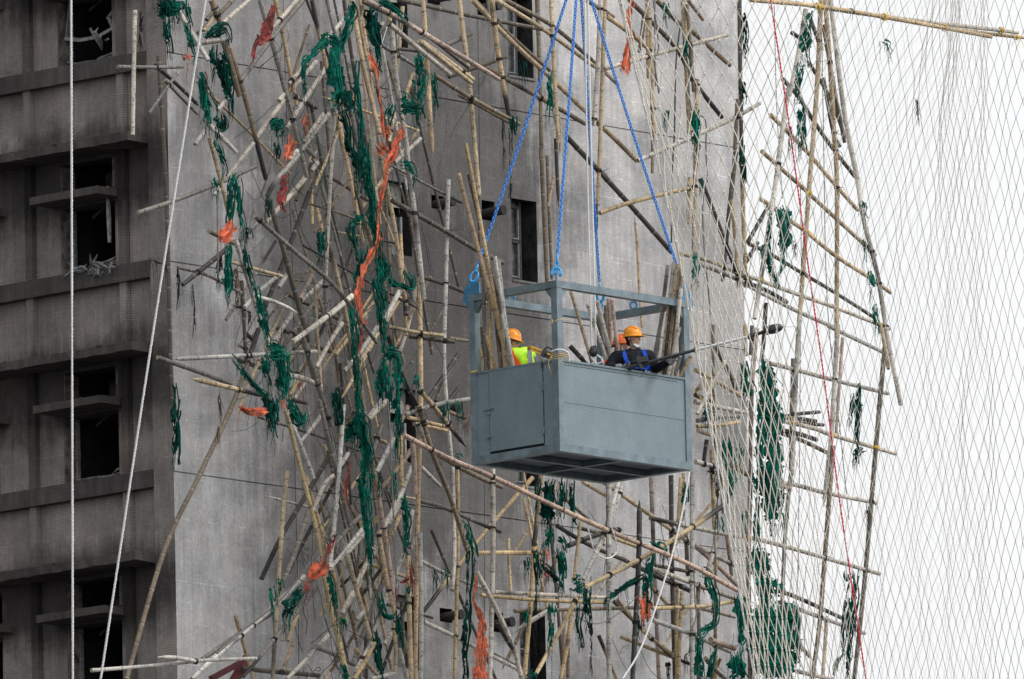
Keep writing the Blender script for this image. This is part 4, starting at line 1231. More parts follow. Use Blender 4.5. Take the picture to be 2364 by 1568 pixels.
prope('T 410 340 425 700 440 800 395 960', 'slack_rope', GREYROPE, 'pale cord wound down the front of a pale upright, lower right', off=2.7, rr=.010)
prope('O 1700 700 1500 880 1280 990 1080 920 1040 820', 'slack_rope', GREYROPE, 'thin slack cord swagged between poles below the cage', off=2.5, rr=.006, strands=1)
prope('J 690 0 740 300 745 700', 'slack_rope', GREYROPE, 'thin pale cord hanging in the lower tangle', off=3.1, rr=.008)
prope('F 560 560 650 280', 'slack_rope', ROPE, 'short white cord tied to the pole knot, upper middle', off=2.6, rr=.004, strands=1)
# ================================================================== torn netting and cloth
def rag(pts, widths, mat, seed, off=2.5, fold=.5, fray=6, holes=.12, tint=(1,1,1), tint2=None, name='torn_netting', strands_=0, **k):
    """a strip of torn cloth hung along a path: folded across, ragged at its edges, holes burnt in it, threads at its ends"""
    rnd = random.Random(seed)
    P3 = [onwall(x, y, off) for x, y in pts]; sc = depth(P3[0])/FPX
    path = catmull(P3, .024); n = len(path)
    if n < 6: path = [P3[0].lerp(P3[-1], i/7) for i in range(8)]; n = 8
    def wat(t):
        q = t*(len(widths)-1); i = min(int(q), len(widths)-2); return (widths[i]+(widths[i+1]-widths[i])*(q-i))*sc
    widths = [w*(1.35 if w < 60 else 1.2) for w in widths]; maxw = max(widths)*sc; M = max(6, min(44, int(maxw/.011)))
    m = MB(); vs = []; cs = []; nz = noise.noise
    face = NR
    for i, p in enumerate(path):
        a = path[max(0, i-2)]; b = path[min(n-1, i+2)]; d = (b-a).normalized()
        side = d.cross(face).normalized(); t = i/(n-1); w = wat(t); s_ = i*.024
        w *= 1+.45*nz(Vector((seed, s_*9, 0)))
        sh = .20*w*nz(Vector((seed+9, s_*6, 0)))
        el = 1+.5*nz(Vector((seed+3, s_*22, 1)))+.35*nz(Vector((seed+3, s_*60, 2))); er = 1+.5*nz(Vector((seed+3, s_*22, 7)))+.35*nz(Vector((seed+3, s_*60, 9)))
        tw = 1.3*nz(Vector((seed+11, s_*3.2, 0)))
        for j in range(M+1):
            u = j/M-.5
            x = u*w*(1+(el-1)*abs(min(0, u))*2+(er-1)*max(0, u)*2)+sh
            pl = nz(Vector((seed*1.7, s_*2.2, x*38)))+.55*nz(Vector((seed*2.1, s_*5, x*95)))
            fz = fold*(.022+.16*w)*pl + math.sin(tw)*x*.7
            vs.append(p+side*(x*math.cos(tw)+.10*w*nz(Vector((seed+5, s_*14, u*5))))+face*fz+Vector((0, 0, .10*w*nz(Vector((seed+8, s_*8, j*.35))))))
            g = .80+.55*pl+.35*nz(Vector((seed+4, s_*11, x*20)))  # shade of the folds put into the tint: hollows darker, ridges lighter
            c = tint if (tint2 is None or nz(Vector((seed+6, s_*5, x*6))) < .10) else tint2
            cs.append(tuple(max(.05, x_*g) for x_ in c))
    fs = []
    for i in range(n-1):
        s_ = i*.024
        for j in range(M):
            xx = (j/M-.5)*wat(i/(n-1))
            hn = nz(Vector((seed+2, s_*11, xx*75)))+.25*nz(Vector((seed+2, s_*40, xx*160)))
            if hn > .52-holes*1.5: continue
            e = min(i, n-2-i)
            if e < 4 and nz(Vector((seed+12, e*.3, xx*70))) > -.30+e*.16: continue
            fs.append((i*(M+1)+j, i*(M+1)+j+1, (i+1)*(M+1)+j+1, (i+1)*(M+1)+j))
    m.add(vs, fs, cs)
    if strands_:                                             # twisted net cords running down the rag
        for q in range(strands_):
            sd_ = rnd.uniform(0, 99); pp = []; o_ = rnd.uniform(-.75, .75); f0 = rnd.uniform(-.1, .35); f1 = rnd.uniform(.6, 1.12)
            for i in range(0, n, 2):
                t = i/(n-1)
                if t < f0 or t > f1: continue
                a = path[max(0, i-2)]; b = path[min(n-1, i+2)]; d = (b-a).normalized(); side = d.cross(face).normalized()
                w = wat(t); pp.append(path[i]+side*w*(o_*.6+.55*nz(Vector((sd_, i*.09, 0))))+face*(.03+.05*nz(Vector((sd_+3, i*.1, 0)))+.02))
            if f1 > .95 and pp: pp += [pp[-1]+Vector((rnd.uniform(-.02, .02), 0, -.05*z)) for z in (1, 2, 3)][:rnd.randint(0, 3)]
            if len(pp) > 2:
                g = rnd.choice([.35, .6, .9, 1.25]); m.tube(pp, rnd.choice([.006, .008, .011]), 4, c=tuple(x*g for x in tint))
    for q in range(fray*2):                                    # loose threads
        i = rnd.choice([n-1, n-2, n-3, int(rnd.random()*(n-1)), int(rnd.random()*(n-1))]); p = vs[i*(M+1)+rnd.randrange(M+1)]
        ln = rnd.uniform(.05, .30); pp = [p]; dx = rnd.uniform(-.006, .006)
        for z in range(5): dx = dx*.6+rnd.uniform(-.009, .009); pp.append(pp[-1]+Vector((dx, rnd.uniform(-.01, .01), -ln/5)))
        m.tube(pp, [.005, .0045, .004, .004, .003, .002], 3, c=tuple(x*.55 for x in tint))
    return m.build(name, mat, None, loc=P3[0], smooth=True, **k)
GR = '''A 60 0 150 60 260 110 | 40 46 26 | wad of dark green netting knotted at the top over the dark facade corner
A 180 0 230 90 330 30 | 26 30 14 | green netting wound on the sooty poles at the top edge, beside the white rope
A 360 0 370 120 420 260 | 10 8 3 | thin green strand dangling right of the top corner wad
A 170 150 160 320 200 520 | 14 16 6 | faded green strip hanging by the dark corner, upper left
A 330 200 400 400 480 640 | 9 8 7 | green strip twisted down the leaning pole behind the white rope
A 540 400 660 340 780 300 820 400 | 12 20 22 8 | green and black clump on the crossing behind the white rope
A 660 470 650 600 660 730 | 12 11 4 | small dark green flap under the short level pole stub
A 700 560 760 740 800 900 830 1080 | 30 36 22 8 | big dark green tatter with burnt edges on the pale wall, upper left
A 510 760 560 1000 600 1150 590 1290 | 8 16 34 16 | bushy green knot halfway down the left pole column
A 720 1180 740 1290 690 1380 | 26 32 10 | charred cloth scrap with holes beside the bushy green knot
B 650 0 720 160 780 330 | 10 12 6 | green strip lying on the left leaning pole below the bushy knot
B 640 420 680 480 700 540 | 20 16 8 | green knot at the long grey level pole, left end
B 880 380 840 480 830 700 810 980 | 12 18 12 10 | green streamer dropping from the crossing left of centre wall
B 900 430 920 640 940 820 960 990 | 10 9 13 7 | second green streamer, right of the one on the crossing
B 800 1090 800 1300 820 1560 C 790 240 | 8 10 22 9 | pale green sheet end hanging free below the orange wrapped crossing
B 990 950 1020 990 | 14 8 | small green rag on the thick black diagonal pole
B 980 1150 1010 1350 1080 1560 | 11 12 12 | dark green strip along the leaning white pole
C 1080 80 1160 400 1230 720 | 12 16 10 | green strip on the lower part of the leaning white pole
C 1210 800 1330 790 1420 790 | 26 30 20 | green bunch at the pale pole crossing, top of the big left clump
C 1170 820 1200 980 1260 1120 | 20 18 8 | loose green strands left of the big left clump
C 1340 760 1360 950 1400 1120 1370 1260 | 22 34 32 12 | big bright green clump hanging on the left crossing
C 830 830 960 1010 1100 1180 1230 1290 | 6 8 7 14 | green cord slung from the level pole to the left crossing
C 1280 1260 1240 1380 1260 1560 | 30 26 10 | dark green and black tatter below the big left clump
C 1420 1270 1500 1430 1560 1530 1600 1440 | 12 16 26 10 | frayed green ball on the pointed white pole end
C 1290 1260 D 1300 100 1290 380 | 5 6 5 | single long green cord below the left crossing
C 250 1130 260 1300 250 1500 D 260 400 250 640 | 8 14 11 12 6 | narrow green streamer on the edge of the dark facade pier
C 1920 1170 1950 1350 1960 1560 D 1960 150 | 18 22 18 10 | dark green hank hanging from a thin cord, middle of the tangle
C 2090 290 2120 600 2140 900 2160 1200 2190 1480 | 8 12 13 10 14 | long green streamer wrapped round the tall left centre pole
D 2030 250 2100 330 2150 420 | 36 46 34 | thick green mass filled with soot in the centre tangle
D 2150 60 2200 300 2250 560 2220 800 | 15 30 22 10 | green sheet edge falling through the centre tangle
I 380 600 390 800 400 1000 420 1250 450 1560 | 12 22 16 13 10 | long ragged green band down the left of the lower tangle
J 430 0 450 200 470 420 | 11 8 5 | end of the ragged green band, just above bottom left poles
A 1900 350 1850 380 1770 480 1680 600 1600 640 1590 800 1600 900 | 12 18 14 16 11 7 4 | green cloth arm reaching down left from the hanging shroud
A 2080 20 2110 120 2060 250 2010 400 1960 520 | 8 22 14 14 22 | green sheet gathered above the hanging shroud
A 1850 380 1950 480 1920 640 1940 780 1960 960 1900 1100 | 18 24 32 40 46 34 | large green shroud hanging in the upper tangle
A 2000 900 2050 1050 2020 1180 | 26 36 22 | dark lower corner of the large green shroud
A 2000 1180 2050 1350 2070 1560 B 2130 220 2160 560 | 16 14 11 10 7 | dark green tail under the large shroud
A 2140 640 2150 900 2180 1200 2200 1500 B 2210 180 2230 500 | 10 11 12 11 15 12 | thin green streamer right of the large shroud
F 480 80 500 300 540 500 560 660 | 24 30 22 10 | dark green net behind the tan poles, top middle
F 560 0 600 30 740 120 830 210 | 14 12 7 9 | green wisp lying on the thick pinkish pole at the top
F 960 540 990 700 1060 760 | 14 26 20 | green knot at the broken pole joint, upper middle
F 960 780 950 900 960 950 | 18 22 8 | green flap hanging left of the broken pole joint
F 1110 760 1130 880 1150 1050 | 9 12 4 | narrow green flap right of the broken pole joint
F 1050 720 1010 900 980 1080 | 10 8 6 | green link between the broken joint and the green pennant
F 700 1080 640 1250 | 16 22 | green corner left of the pennant, wrapped on the big tan pole
F 780 1090 880 1110 980 1110 | 34 32 10 | green pennant stretched off the big tan pole
F 1940 1180 1950 1300 1965 1440 | 14 11 5 | burnt black green tail at the charred pole end over the cage
F 2060 620 2090 720 | 22 12 | grey green scrap in the upper dark window
K 265 760 240 900 260 1060 250 1180 | 8 13 10 18 | green tatter on the upright left of the blue chain
G 780 290 880 300 940 440 | 18 16 5 | green bandage round the paired poles, middle height
G 420 60 440 400 470 640 500 900 560 1150 600 1350 | 10 15 15 20 24 12 | long green main streamer of the centre tangle
G 300 780 350 860 420 900 | 12 22 12 | green knot on the tan pole left of the main streamer
G 280 860 240 980 300 1100 320 1200 | 12 18 10 5 | dim green scrap left of the main streamer
G 400 1130 370 1300 330 1450 310 1560 | 12 18 14 12 | broad green folds at the foot of the main streamer
G 540 1180 600 1380 H 560 100 600 300 620 480 | 20 30 22 10 6 | right hand folds at the foot of the main streamer
H 480 0 520 200 560 440 600 700 640 860 | 6 8 8 8 14 | green strand joining the main streamer to the lower curtain
H 600 830 700 830 760 860 | 22 30 24 | gathered top of the lower green curtain
H 620 860 580 1050 560 1300 | 20 26 14 | left fall of the lower green curtain
H 740 850 760 1050 750 1300 760 1560 | 14 20 16 13 | right fall of the lower green curtain
H 640 1000 660 1250 670 1450 | 14 10 6 | middle fall of the lower green curtain
G 640 1420 720 1540 790 1540 H 880 150 890 60 G 820 1380 | 8 10 8 9 6 6 | green rope loop tied to the paired poles left of the cage
H 890 1180 950 1080 980 1100 | 9 12 12 | green knot beside the tall yellow upright
H 1260 1330 1250 1460 I 1240 170 | 9 13 6 | green strip round the white upright left of the cage
H 1370 1290 1400 1400 | 12 10 | small green rag hanging off the level pole by the cage
I 380 400 440 560 480 620 | 14 20 12 | bright green frayed edge in the lower centre tangle
I 750 0 760 300 740 560 | 10 12 8 | green cord hank hanging mid tangle below the curtain
I 700 720 705 820 710 950 | 7 9 5 | short bright green tassel on the grey rope
I 560 780 560 900 | 8 7 | green binding on the two tied tan poles
I 810 950 830 1100 830 1350 830 1560 J 840 200 | 10 16 11 11 7 | green streamer along the yellow split poles, lower centre
J 860 560 850 700 | 9 6 | green scrap knotted on the yellow pole, lower centre
J 540 620 570 780 610 900 700 920 750 850 | 5 8 9 9 5 | green and white cord loop slung under the tied poles
J 740 920 760 1050 790 1130 | 7 11 6 | green rag under the cord loop
J 520 1080 540 1200 560 1400 590 1540 | 12 24 20 14 | green and black tuft in the lowest centre tangle
E 1360 490 1350 600 | 12 9 | green rag on the tan upright, lower left
E 1250 600 1270 720 1280 870 | 9 13 8 | flying green scrap beside the tan upright, lower left
E 1600 600 1500 720 1420 850 1400 1000 | 10 14 24 5 | dark green tatter under the orange wrapped joint
E 1850 430 1890 600 1900 720 | 10 9 5 | green threads on the tan pole below the orange wrap
E 1960 950 2020 960 | 14 8 | green ribbon knot on the lower tan pole
E 2000 1400 2060 1568 | 16 22 | green heap at the bottom edge beneath the tan poles
J 60 560 100 900 | 8 6 | green threads trailing beside the tan pole, bottom left of centre
J 1110 400 1150 520 | 10 5 | small green rag on the pale slanting pole below the cage
J 1200 440 1280 450 | 16 12 | green rag draped over the pale slanting pole
I 1380 560 1400 640 | 14 10 | green knot on the two tied uprights below left of the cage
I 1430 1240 1480 1340 1520 1500 J 1570 340 | 8 9 12 6 | green tatter swinging from the tied uprights below the cage
J 1500 180 1490 500 1480 800 1465 1000 1450 1200 1450 1560 | 9 9 6 10 12 7 | long dark green string of rags left of the orange banner
N 830 480 810 620 820 760 | 12 10 6 | dark strip hanging from the cage underside, left one
N 950 510 930 640 920 800 940 950 | 18 34 32 24 | dark green sheet hanging under the cage
N 1060 500 1060 680 1030 820 | 12 14 8 | black green strip under the cage, right of the green sheet
N 1150 530 1140 700 1160 900 | 10 9 4 | burnt string under the cage, right one
O 780 0 760 120 700 180 | 20 34 12 | green folds where the under cage sheet lands on the level pole
O 880 60 930 160 | 22 28 | green bunch at the right of the level pole below the cage
O 850 200 900 350 900 560 | 22 16 10 | green leg trailing from the bunch to the rail joint
O 620 190 640 400 640 700 | 16 9 8 | dark green strip down the yellow upright below the cage
O 650 330 780 460 890 590 | 9 9 8 | dark green strap slanting to the rail joint
O 520 300 550 430 | 14 9 | green scrap under the yellow level stub
O 1000 560 1060 580 1130 560 | 28 34 22 | thick green wrapping of the rail joint below the cage
O 1150 600 1160 800 1160 960 | 13 17 8 | dark green fall right of the rail joint
O 1080 760 1060 980 1090 1150 | 9 9 4 | black green threads below the rail joint
O 780 760 800 940 | 14 12 | green rag on the short pale pole, below the cage
O 790 940 770 1200 780 1240 | 8 9 6 | green string crossing the yellow slanting pole
O 540 820 530 950 | 11 15 | green rag at the yellow upright over the lower window
O 600 1480 590 1568 | 22 26 | green bundle at the bottom edge beneath the lower window
O 1860 120 1880 180 1980 250 | 20 22 9 | bright green knot on the crossing of the two big bare poles
O 1840 280 1800 450 1780 640 1760 850 | 14 18 16 6 | green shreds hanging over the orange patch
O 1740 510 1560 600 1360 740 | 14 10 7 | green strap stretched left from the charred post
O 1710 900 1710 1100 | 7 7 | bright green thread beside the charred post
L 1760 1200 1760 1330 1750 1500 | 12 18 12 | bright green bag behind the net level with the cage top
K 1770 1150 1770 1300 1780 1500 L 1800 120 | 18 16 14 8 | green bundle behind the net on the right of the wall
L 1830 440 1850 560 | 14 12 | green scrap behind the net in mid wall
K 1440 0 1450 80 1470 170 | 14 11 5 | green tag at the top edge behind the net
K 1450 1160 1460 1220 | 12 10 | small green tag behind the net left part
K 1670 380 1670 560 1690 640 | 7 7 5 | green thread on the tan upright behind the net
K 2270 140 2280 300 2290 500 | 12 9 5 | green and black rag at the top of the wall edge pole
K 2260 860 2280 1000 | 16 9 | dark green wrap lower on the wall edge pole
L 2250 0 2260 300 2300 500 | 11 10 6 | blackened strands down the wall edge pole
P 790 80 770 200 760 340 760 420 | 7 9 24 8 | green tatter tied high on the sky side pole
P 730 440 710 560 700 720 | 10 13 10 | green strip below the high tatter against the sky
P 720 760 730 900 720 1050 | 6 12 24 | green tail with a full end against the sky
P 640 900 650 1040 | 8 6 | green scrap behind the red rope
Q 870 200 870 350 880 500 860 700 | 32 34 26 14 | big green rag caught on the scaffold against the sky
Q 740 250 720 500 710 760 740 860 790 1000 | 8 11 12 13 12 | ragged green edge left of the big sky rag
Q 860 740 830 860 780 960 | 12 9 9 | green leg of the big sky rag
Q 620 610 640 660 | 14 14 | pale green scrap at the end of a sky rail
Q 1680 140 1700 230 | 13 13 | green knot on the outer sky upright, top
Q 1700 530 1720 700 | 9 6 | green strand on the outer sky upright, upper
Q 1760 830 1780 960 1780 1080 | 7 11 5 | green strand on the outer sky upright, middle
Q 1810 1220 1820 1360 1850 1450 | 8 12 8 | green strand on the outer sky upright, lower
R 700 380 720 520 740 640 740 780 | 20 28 26 16 | left green sheet behind the net, right of the cage
R 940 360 960 560 990 760 1010 960 1010 1200 1030 1568 S 1120 300 | 26 42 50 50 48 44 30 | tall green sheet behind the net at the pole head
R 870 720 880 980 870 1250 870 1568 | 9 14 13 13 | inner green fold beside the pinkish trunk pole
R 520 1180 530 1300 560 1440 | 11 26 32 | green sheet low behind the net by the cage corner
R 700 1260 660 1380 640 1440 | 14 20 22 | loose green sheet left of the pinkish trunk pole
R 1900 610 1920 700 1890 950 1890 1280 | 8 16 9 9 | green and black rag on the sky rail, upper part
R 1840 720 1830 900 1820 1000 | 6 8 8 | thin dark strip beside the sky rail rag
R 1960 1290 1890 1330 1870 1450 | 14 11 8 | dark curled end of the sky rail rag
R 280 900 330 940 | 28 22 | green netting stuffed between poles at the cage corner
S 740 150 760 280 740 400 | 30 18 6 | ragged green curtain end right of the cage base
S 1100 120 1120 340 1140 480 1150 720 | 44 54 44 22 | torn green curtain falling against the sky edge
S 900 560 880 640 890 720 | 10 11 6 | green scrap on the wall edge low behind the net
S 990 200 1000 600 1000 1000 | 11 11 12 | green band hugging the pinkish trunk pole
S 1240 560 1260 700 | 13 11 | thin pale green scrap against the sky
S 620 600 640 700 | 9 8 | green thread on the yellow upright by the wall edge
S 320 300 320 450 310 560 | 8 11 8 | green strip beside the white rope below the cage corner
S 20 880 60 900 130 960 | 18 14 6 | green frayed knot on the big crossing, right half
T 460 400 540 440 570 560 610 720 600 880 500 960 440 1010 | 16 14 16 16 10 11 12 | long green sash hanging from the pole junction, lower right
T 450 1010 450 1150 450 1300 455 1440 | 20 18 17 17 | straight green sash end running out of the bottom edge
T 830 610 860 800 860 960 870 1120 | 20 30 26 22 | green sheet tied on the pale trunk, left of the big curtain
T 790 1160 810 1280 820 1440 | 22 38 44 | green sheet spreading at the bottom edge beneath the net
T 1010 150 1040 420 1080 560 1180 680 | 30 46 62 84 | upper green curtain behind the net, lower right
T 1180 680 1200 850 1180 1050 1190 1250 1200 1440 | 80 100 104 104 92 | great green curtain behind the net, bottom right
T 1020 700 1020 900 1040 1150 1060 1420 | 34 40 46 48 | left fold of the great green curtain
T 1330 700 1380 820 1370 1000 1370 1200 | 22 24 20 14 | right fold of the great green curtain
T 1870 370 1840 430 1860 480 1900 450 | 5 5 5 4 | small green loop against the sky, low right
T 1930 380 1930 600 1900 850 1900 960 1890 1100 1860 1380 | 11 13 11 12 14 12 | long green and black strip against the sky, low right
T 1880 490 1850 700 1830 850 1820 1150 | 6 8 9 7 | dark thin strip left of the long sky strip
T 1800 1180 1740 1300 1720 1420 | 7 7 5 | curled dark strip at the bottom against the sky
T 600 1130 570 1280 550 1430 | 9 9 10 | green ribbon on the short brown pole, bottom
P 1310 290 1350 310 1380 330 | 5 9 7 | tiny green bit caught high in the net over the sky
I 480 740 470 860 | 16 14 | green knot beside the ragged band, lower tangle
A 1240 1340 1320 1310 1400 1370 | 28 32 20 | green mop caught on the pale diagonals, upper left
B 1300 40 1310 120 | 14 7 | black tail under the green mop
B 1240 600 1210 700 1210 780 | 14 11 6 | green scrap at the charred pole tip, left centre
B 1800 940 1780 1100 1770 1270 | 12 18 8 | dark green tail on the brown pole, left centre
'''
for i, line in enumerate(GR.strip().splitlines()):
    a, wds, lab = [s.strip() for s in line.split('|')]
    pts, _, _, _, _ = parse(a)
    ws = [float(x) for x in wds.split()]
    dk = any(k in lab for k in ('dark', 'black', 'burnt', 'charred'))
    big = max(ws) > 60
    rag(pts, ws, GREEN, 100+i*3, off=2.75+(i % 4)*.05 if i < 130 else 2.6, fold=.6 if big else .8, fray=4+int(max(ws)/8), holes=.10 if max(ws) < 28 else -.14,
        tint=(.42, .5, .52) if dk else (1, 1, 1), tint2=(.18, .12, .14) if dk else (.55, .62, .66), label=lab, cat='netting', name='torn_netting', strands_=(3+int(max(ws)/7) if max(ws) < 36 else 4), group='torn green scaffold netting')
OR = '''A 1310 0 1260 180 1210 350 1110 460 1080 560 1070 680 | 10 22 24 18 12 7 | dull red strip twisted over the diagonal pole, upper left | r
A 370 510 390 600 410 680 | 14 19 16 | orange patch wrapped on the left leaning pole near the top | o
A 560 730 590 790 610 890 | 11 11 4 | small red scrap behind the white rope, upper left | r
A 1670 1200 1620 1290 1640 1400 | 22 24 12 | red orange sooty cloth on the diagonals, upper left | o
A 1500 1400 1480 1520 B 1430 160 1400 260 | 16 26 24 14 | large faded orange cloth hanging left of the tall poles | o
B 1420 380 1400 520 1370 640 1410 780 | 16 22 22 14 | dark red lower end of the faded orange cloth | r
B 850 840 840 950 740 1060 740 1120 | 10 24 26 14 | orange bag squeezed in the crossing left of centre wall | o
C 940 1300 970 1400 1090 1430 1270 1410 | 8 12 17 8 | orange ribbon blown flat off the left crossing | o
C 1390 1280 1410 1340 1430 1400 | 20 19 18 | orange sleeve on the pole below the big left clump | o
F 420 520 490 640 540 740 560 900 590 1150 600 1320 640 1520 | 9 14 10 5 5 9 11 | bright orange streamer falling thin in the upper centre | o
F 600 1330 640 1380 660 1460 | 20 20 10 | orange fold left of the pointed orange cloth | o
F 800 1280 790 1400 740 1500 730 1560 | 8 26 16 10 | pointed orange cloth on the big tan pole | o
G 540 60 580 120 680 190 | 24 24 8 | orange rag left of the long orange streamer head | o
G 760 0 720 150 640 280 630 420 590 620 560 800 560 930 540 1100 480 1230 410 1350 380 1450 350 1568 | 12 16 18 13 11 10 9 10 13 13 10 9 | long orange streamer down the centre tangle | o
G 580 1000 590 1120 | 20 12 | pale orange scrap behind the long orange streamer | o
H 370 0 340 200 360 350 400 480 430 560 | 16 17 13 8 11 | fraying tail of the long orange streamer | o
H 400 580 360 700 340 860 | 5 12 5 | thin pink strands under the orange streamer tail | r
C 1580 1110 1550 1200 | 9 5 | faint red thread left of the centre | r
D 2090 620 2050 900 2040 1050 | 13 10 7 | red net strip behind the tall white batten | r
E 1960 0 1880 180 1840 280 | 8 12 11 | red strip leading to the orange wrapped joint | r
E 1780 280 1800 380 1690 470 1620 560 | 16 30 24 7 | orange sheet wrapped on the lower left pole joint | o
E 1680 560 1650 620 1610 700 | 18 13 6 | dark red end below the orange wrapped joint | r
J 890 330 900 480 930 680 | 6 6 10 | red strip on the yellow uprights, bottom centre | r
J 900 490 830 550 750 540 | 6 9 7 | red sash bridging the pole pair, bottom centre | r
J 735 600 735 740 | 10 8 | red patch behind the tied tan poles, bottom centre | r
J 1570 460 1575 600 1550 740 1600 850 1640 960 1640 1100 1630 1250 1625 1400 1620 1600 | 9 7 5 13 22 27 31 34 37 | big orange banner hanging to the bottom edge | o
N 880 1180 920 1220 930 1290 | 7 11 8 | small orange red strip under the cage on the yellow stub | o
O 750 430 760 520 | 14 14 | faint orange rag left of the rail joint below the cage | r
O 1750 670 1780 760 1790 880 1790 1000 | 22 28 28 22 | orange patch hung on the charred post below the cage | o
K 1140 0 1090 120 1085 260 1110 380 1085 480 1060 620 1040 790 | 7 11 14 19 15 22 29 | orange cloth hanging behind the net edge high over the cage | o
'''
for i, line in enumerate(OR.strip().splitlines()):
    a, wds, lab, kc = [s.strip() for s in line.split('|')]
    pts, _, _, _, _ = parse(a)
    ws = [float(x) for x in wds.split()]
    t1, t2 = ((1, 1, 1), (.62, .85, .95)) if kc == 'o' else ((.45, .40, .7), (.22, .3, .5))
    rag(pts, ws, ORANGE, 700+i*5, off=2.95 if i != 29 else 2.4, fold=.42 if max(ws) < 30 else .10, fray=1, holes=.0, tint=t1, tint2=t2, name='torn_cloth', label=lab, cat='cloth strip', group='orange and red cloth strips')
# charred dangling shreds -------------------------------------------------
SH = '''V 1280 700 1350 750 1420 770 | 5 | burnt twig stuck out at the dark corner
V 1520 790 1540 900 1530 1010 | 6 | black shred under the charred pole tip, left
V 1655 890 1665 1100 1668 1260 | 3 | thin black thread on the pale wall, left
C 720 1180 730 1350 745 1480 D 700 310 | 6 | black cord hanging to the long brown pole
B 900 1330 900 1450 C 910 120 920 220 | 16 | brown burnt rag with holes in the left column
B 740 1200 720 1350 700 1480 | 12 | black tuft left of the green sheet end
U 1210 90 1215 220 1205 320 | 8 | black shred on the dark facade corner, top
C 860 300 960 350 1050 390 | 7 | splintered black stick pointing left
F 1860 1250 1860 1400 1865 1560 | 3 | burnt thread under the tied pole ends over the cage
F 1925 1300 1935 1560 G 1935 500 | 3 | long burnt thread by the blue chain
J 2200 740 2190 1000 2200 1280 | 8 | black shred across the lower window
O 1210 480 1200 800 1210 1100 1205 1390 | 5 | burnt cord hanging below the rail joint
H 1500 1400 1480 1480 1440 1560 | 9 | pale frayed straw beside the cage
T 370 1000 380 1150 330 1200 | 7 | black snarl on the pale upright, lower right
S 590 160 580 200 600 240 | 24 | black knot of burnt net at the cage base corner
S 640 240 640 420 630 560 | 9 | black shreds under the burnt knot
O 2010 1380 2020 1450 | 11 | small grey shard hanging near the bottom edge
Q 960 540 980 600 | 8 | black wisp caught in the net by the sky rag
P 1580 720 1580 800 | 9 | black tuft caught in the net against the sky
S 2040 500 2060 600 | 7 | black threads at the outer sky upright
'''
for i, line in enumerate(SH.strip().splitlines()):
    a, wds, lab = [s.strip() for s in line.split('|')]
    pts, _, _, _, _ = parse(a)
    rag(pts, [float(wds)*.6, float(wds), float(wds)*.5], DARK if 'straw' not in lab and 'brown' not in lab else tintmat('dry_fibre', (.16, .12, .09), .9), 900+i, off=1.7, fold=1.2, fray=7, holes=.15, name='burnt_shred', label=lab, cat='burnt scrap', group='burnt scraps and threads')
# ================================================================== white safety net
def interp(xs, ys, x):
    if x <= xs[0]: return ys[0]-(xs[0]-x)*(ys[1]-ys[0])/(xs[1]-xs[0])
    for i in range(len(xs)-1):
        if x <= xs[i+1]:
            t = (x-xs[i])/(xs[i+1]-xs[i]); return ys[i]*(1-t)+ys[i+1]*t
    return ys[-1]+(x-xs[-1])*(ys[-1]-ys[-2])/(xs[-1]-xs[-2])
J0 = [0, 2, 4, 6, 8, 10, 12, 14, 16, 18, 24, 30, 38, 46, 54, 58, 62, 68, 72, 76, 88]
XT = [1431, 1434, 1438, 1453, 1493, 1536, 1578, 1618, 1658, 1698, 1813, 1913, 2028, 2138, 2196, 2206, 2216, 2268, 2282, 2330, 2470]
XA = [1500, 1510, 1525, 1541, 1561, 1582, 1609, 1641, 1675, 1709, 1800, 1885, 1985, 2080, 2160, 2182, 2208, 2258, 2282, 2325, 2450]
XM = [1559, 1565, 1579, 1597, 1614, 1633, 1653, 1674, 1694, 1716, 1790, 1865, 1960, 2050, 2135, 2170, 2205, 2252, 2284, 2325, 2450]
XL = [1630, 1641, 1653, 1666, 1680, 1694, 1709, 1725, 1741, 1758, 1815, 1880, 1965, 2050, 2132, 2170, 2208, 2258, 2292, 2330, 2450]
XB = [1726, 1732, 1741, 1750, 1762, 1774, 1787, 1799, 1812, 1826, 1868, 1915, 1985, 2058, 2135, 2174, 2212, 2264, 2298, 2335, 2450]
YR = [10, 300, 551, 940, 1478]
def net_px(j, r, seed, amp):
    y0 = -70+r*39.2
    ta = [interp(J0, X, j) for X in (XT, XA, XM, XL, XB)]
    x = interp(YR, ta, y0)
    sk = 1.6*noise.noise(Vector((j*.25, r*.2, seed)))*6 + 2.2*noise.noise(Vector((j*.9, r*.9, seed+3)))
    sy = 9*noise.noise(Vector((j*.13, r*.11, seed+7))) + 3.5*noise.noise(Vector((j*.8, r*.7, seed+5)))
    ed = min(1, j/4)
    return x+sk*ed*amp, y0+sy*ed*amp + j*.35
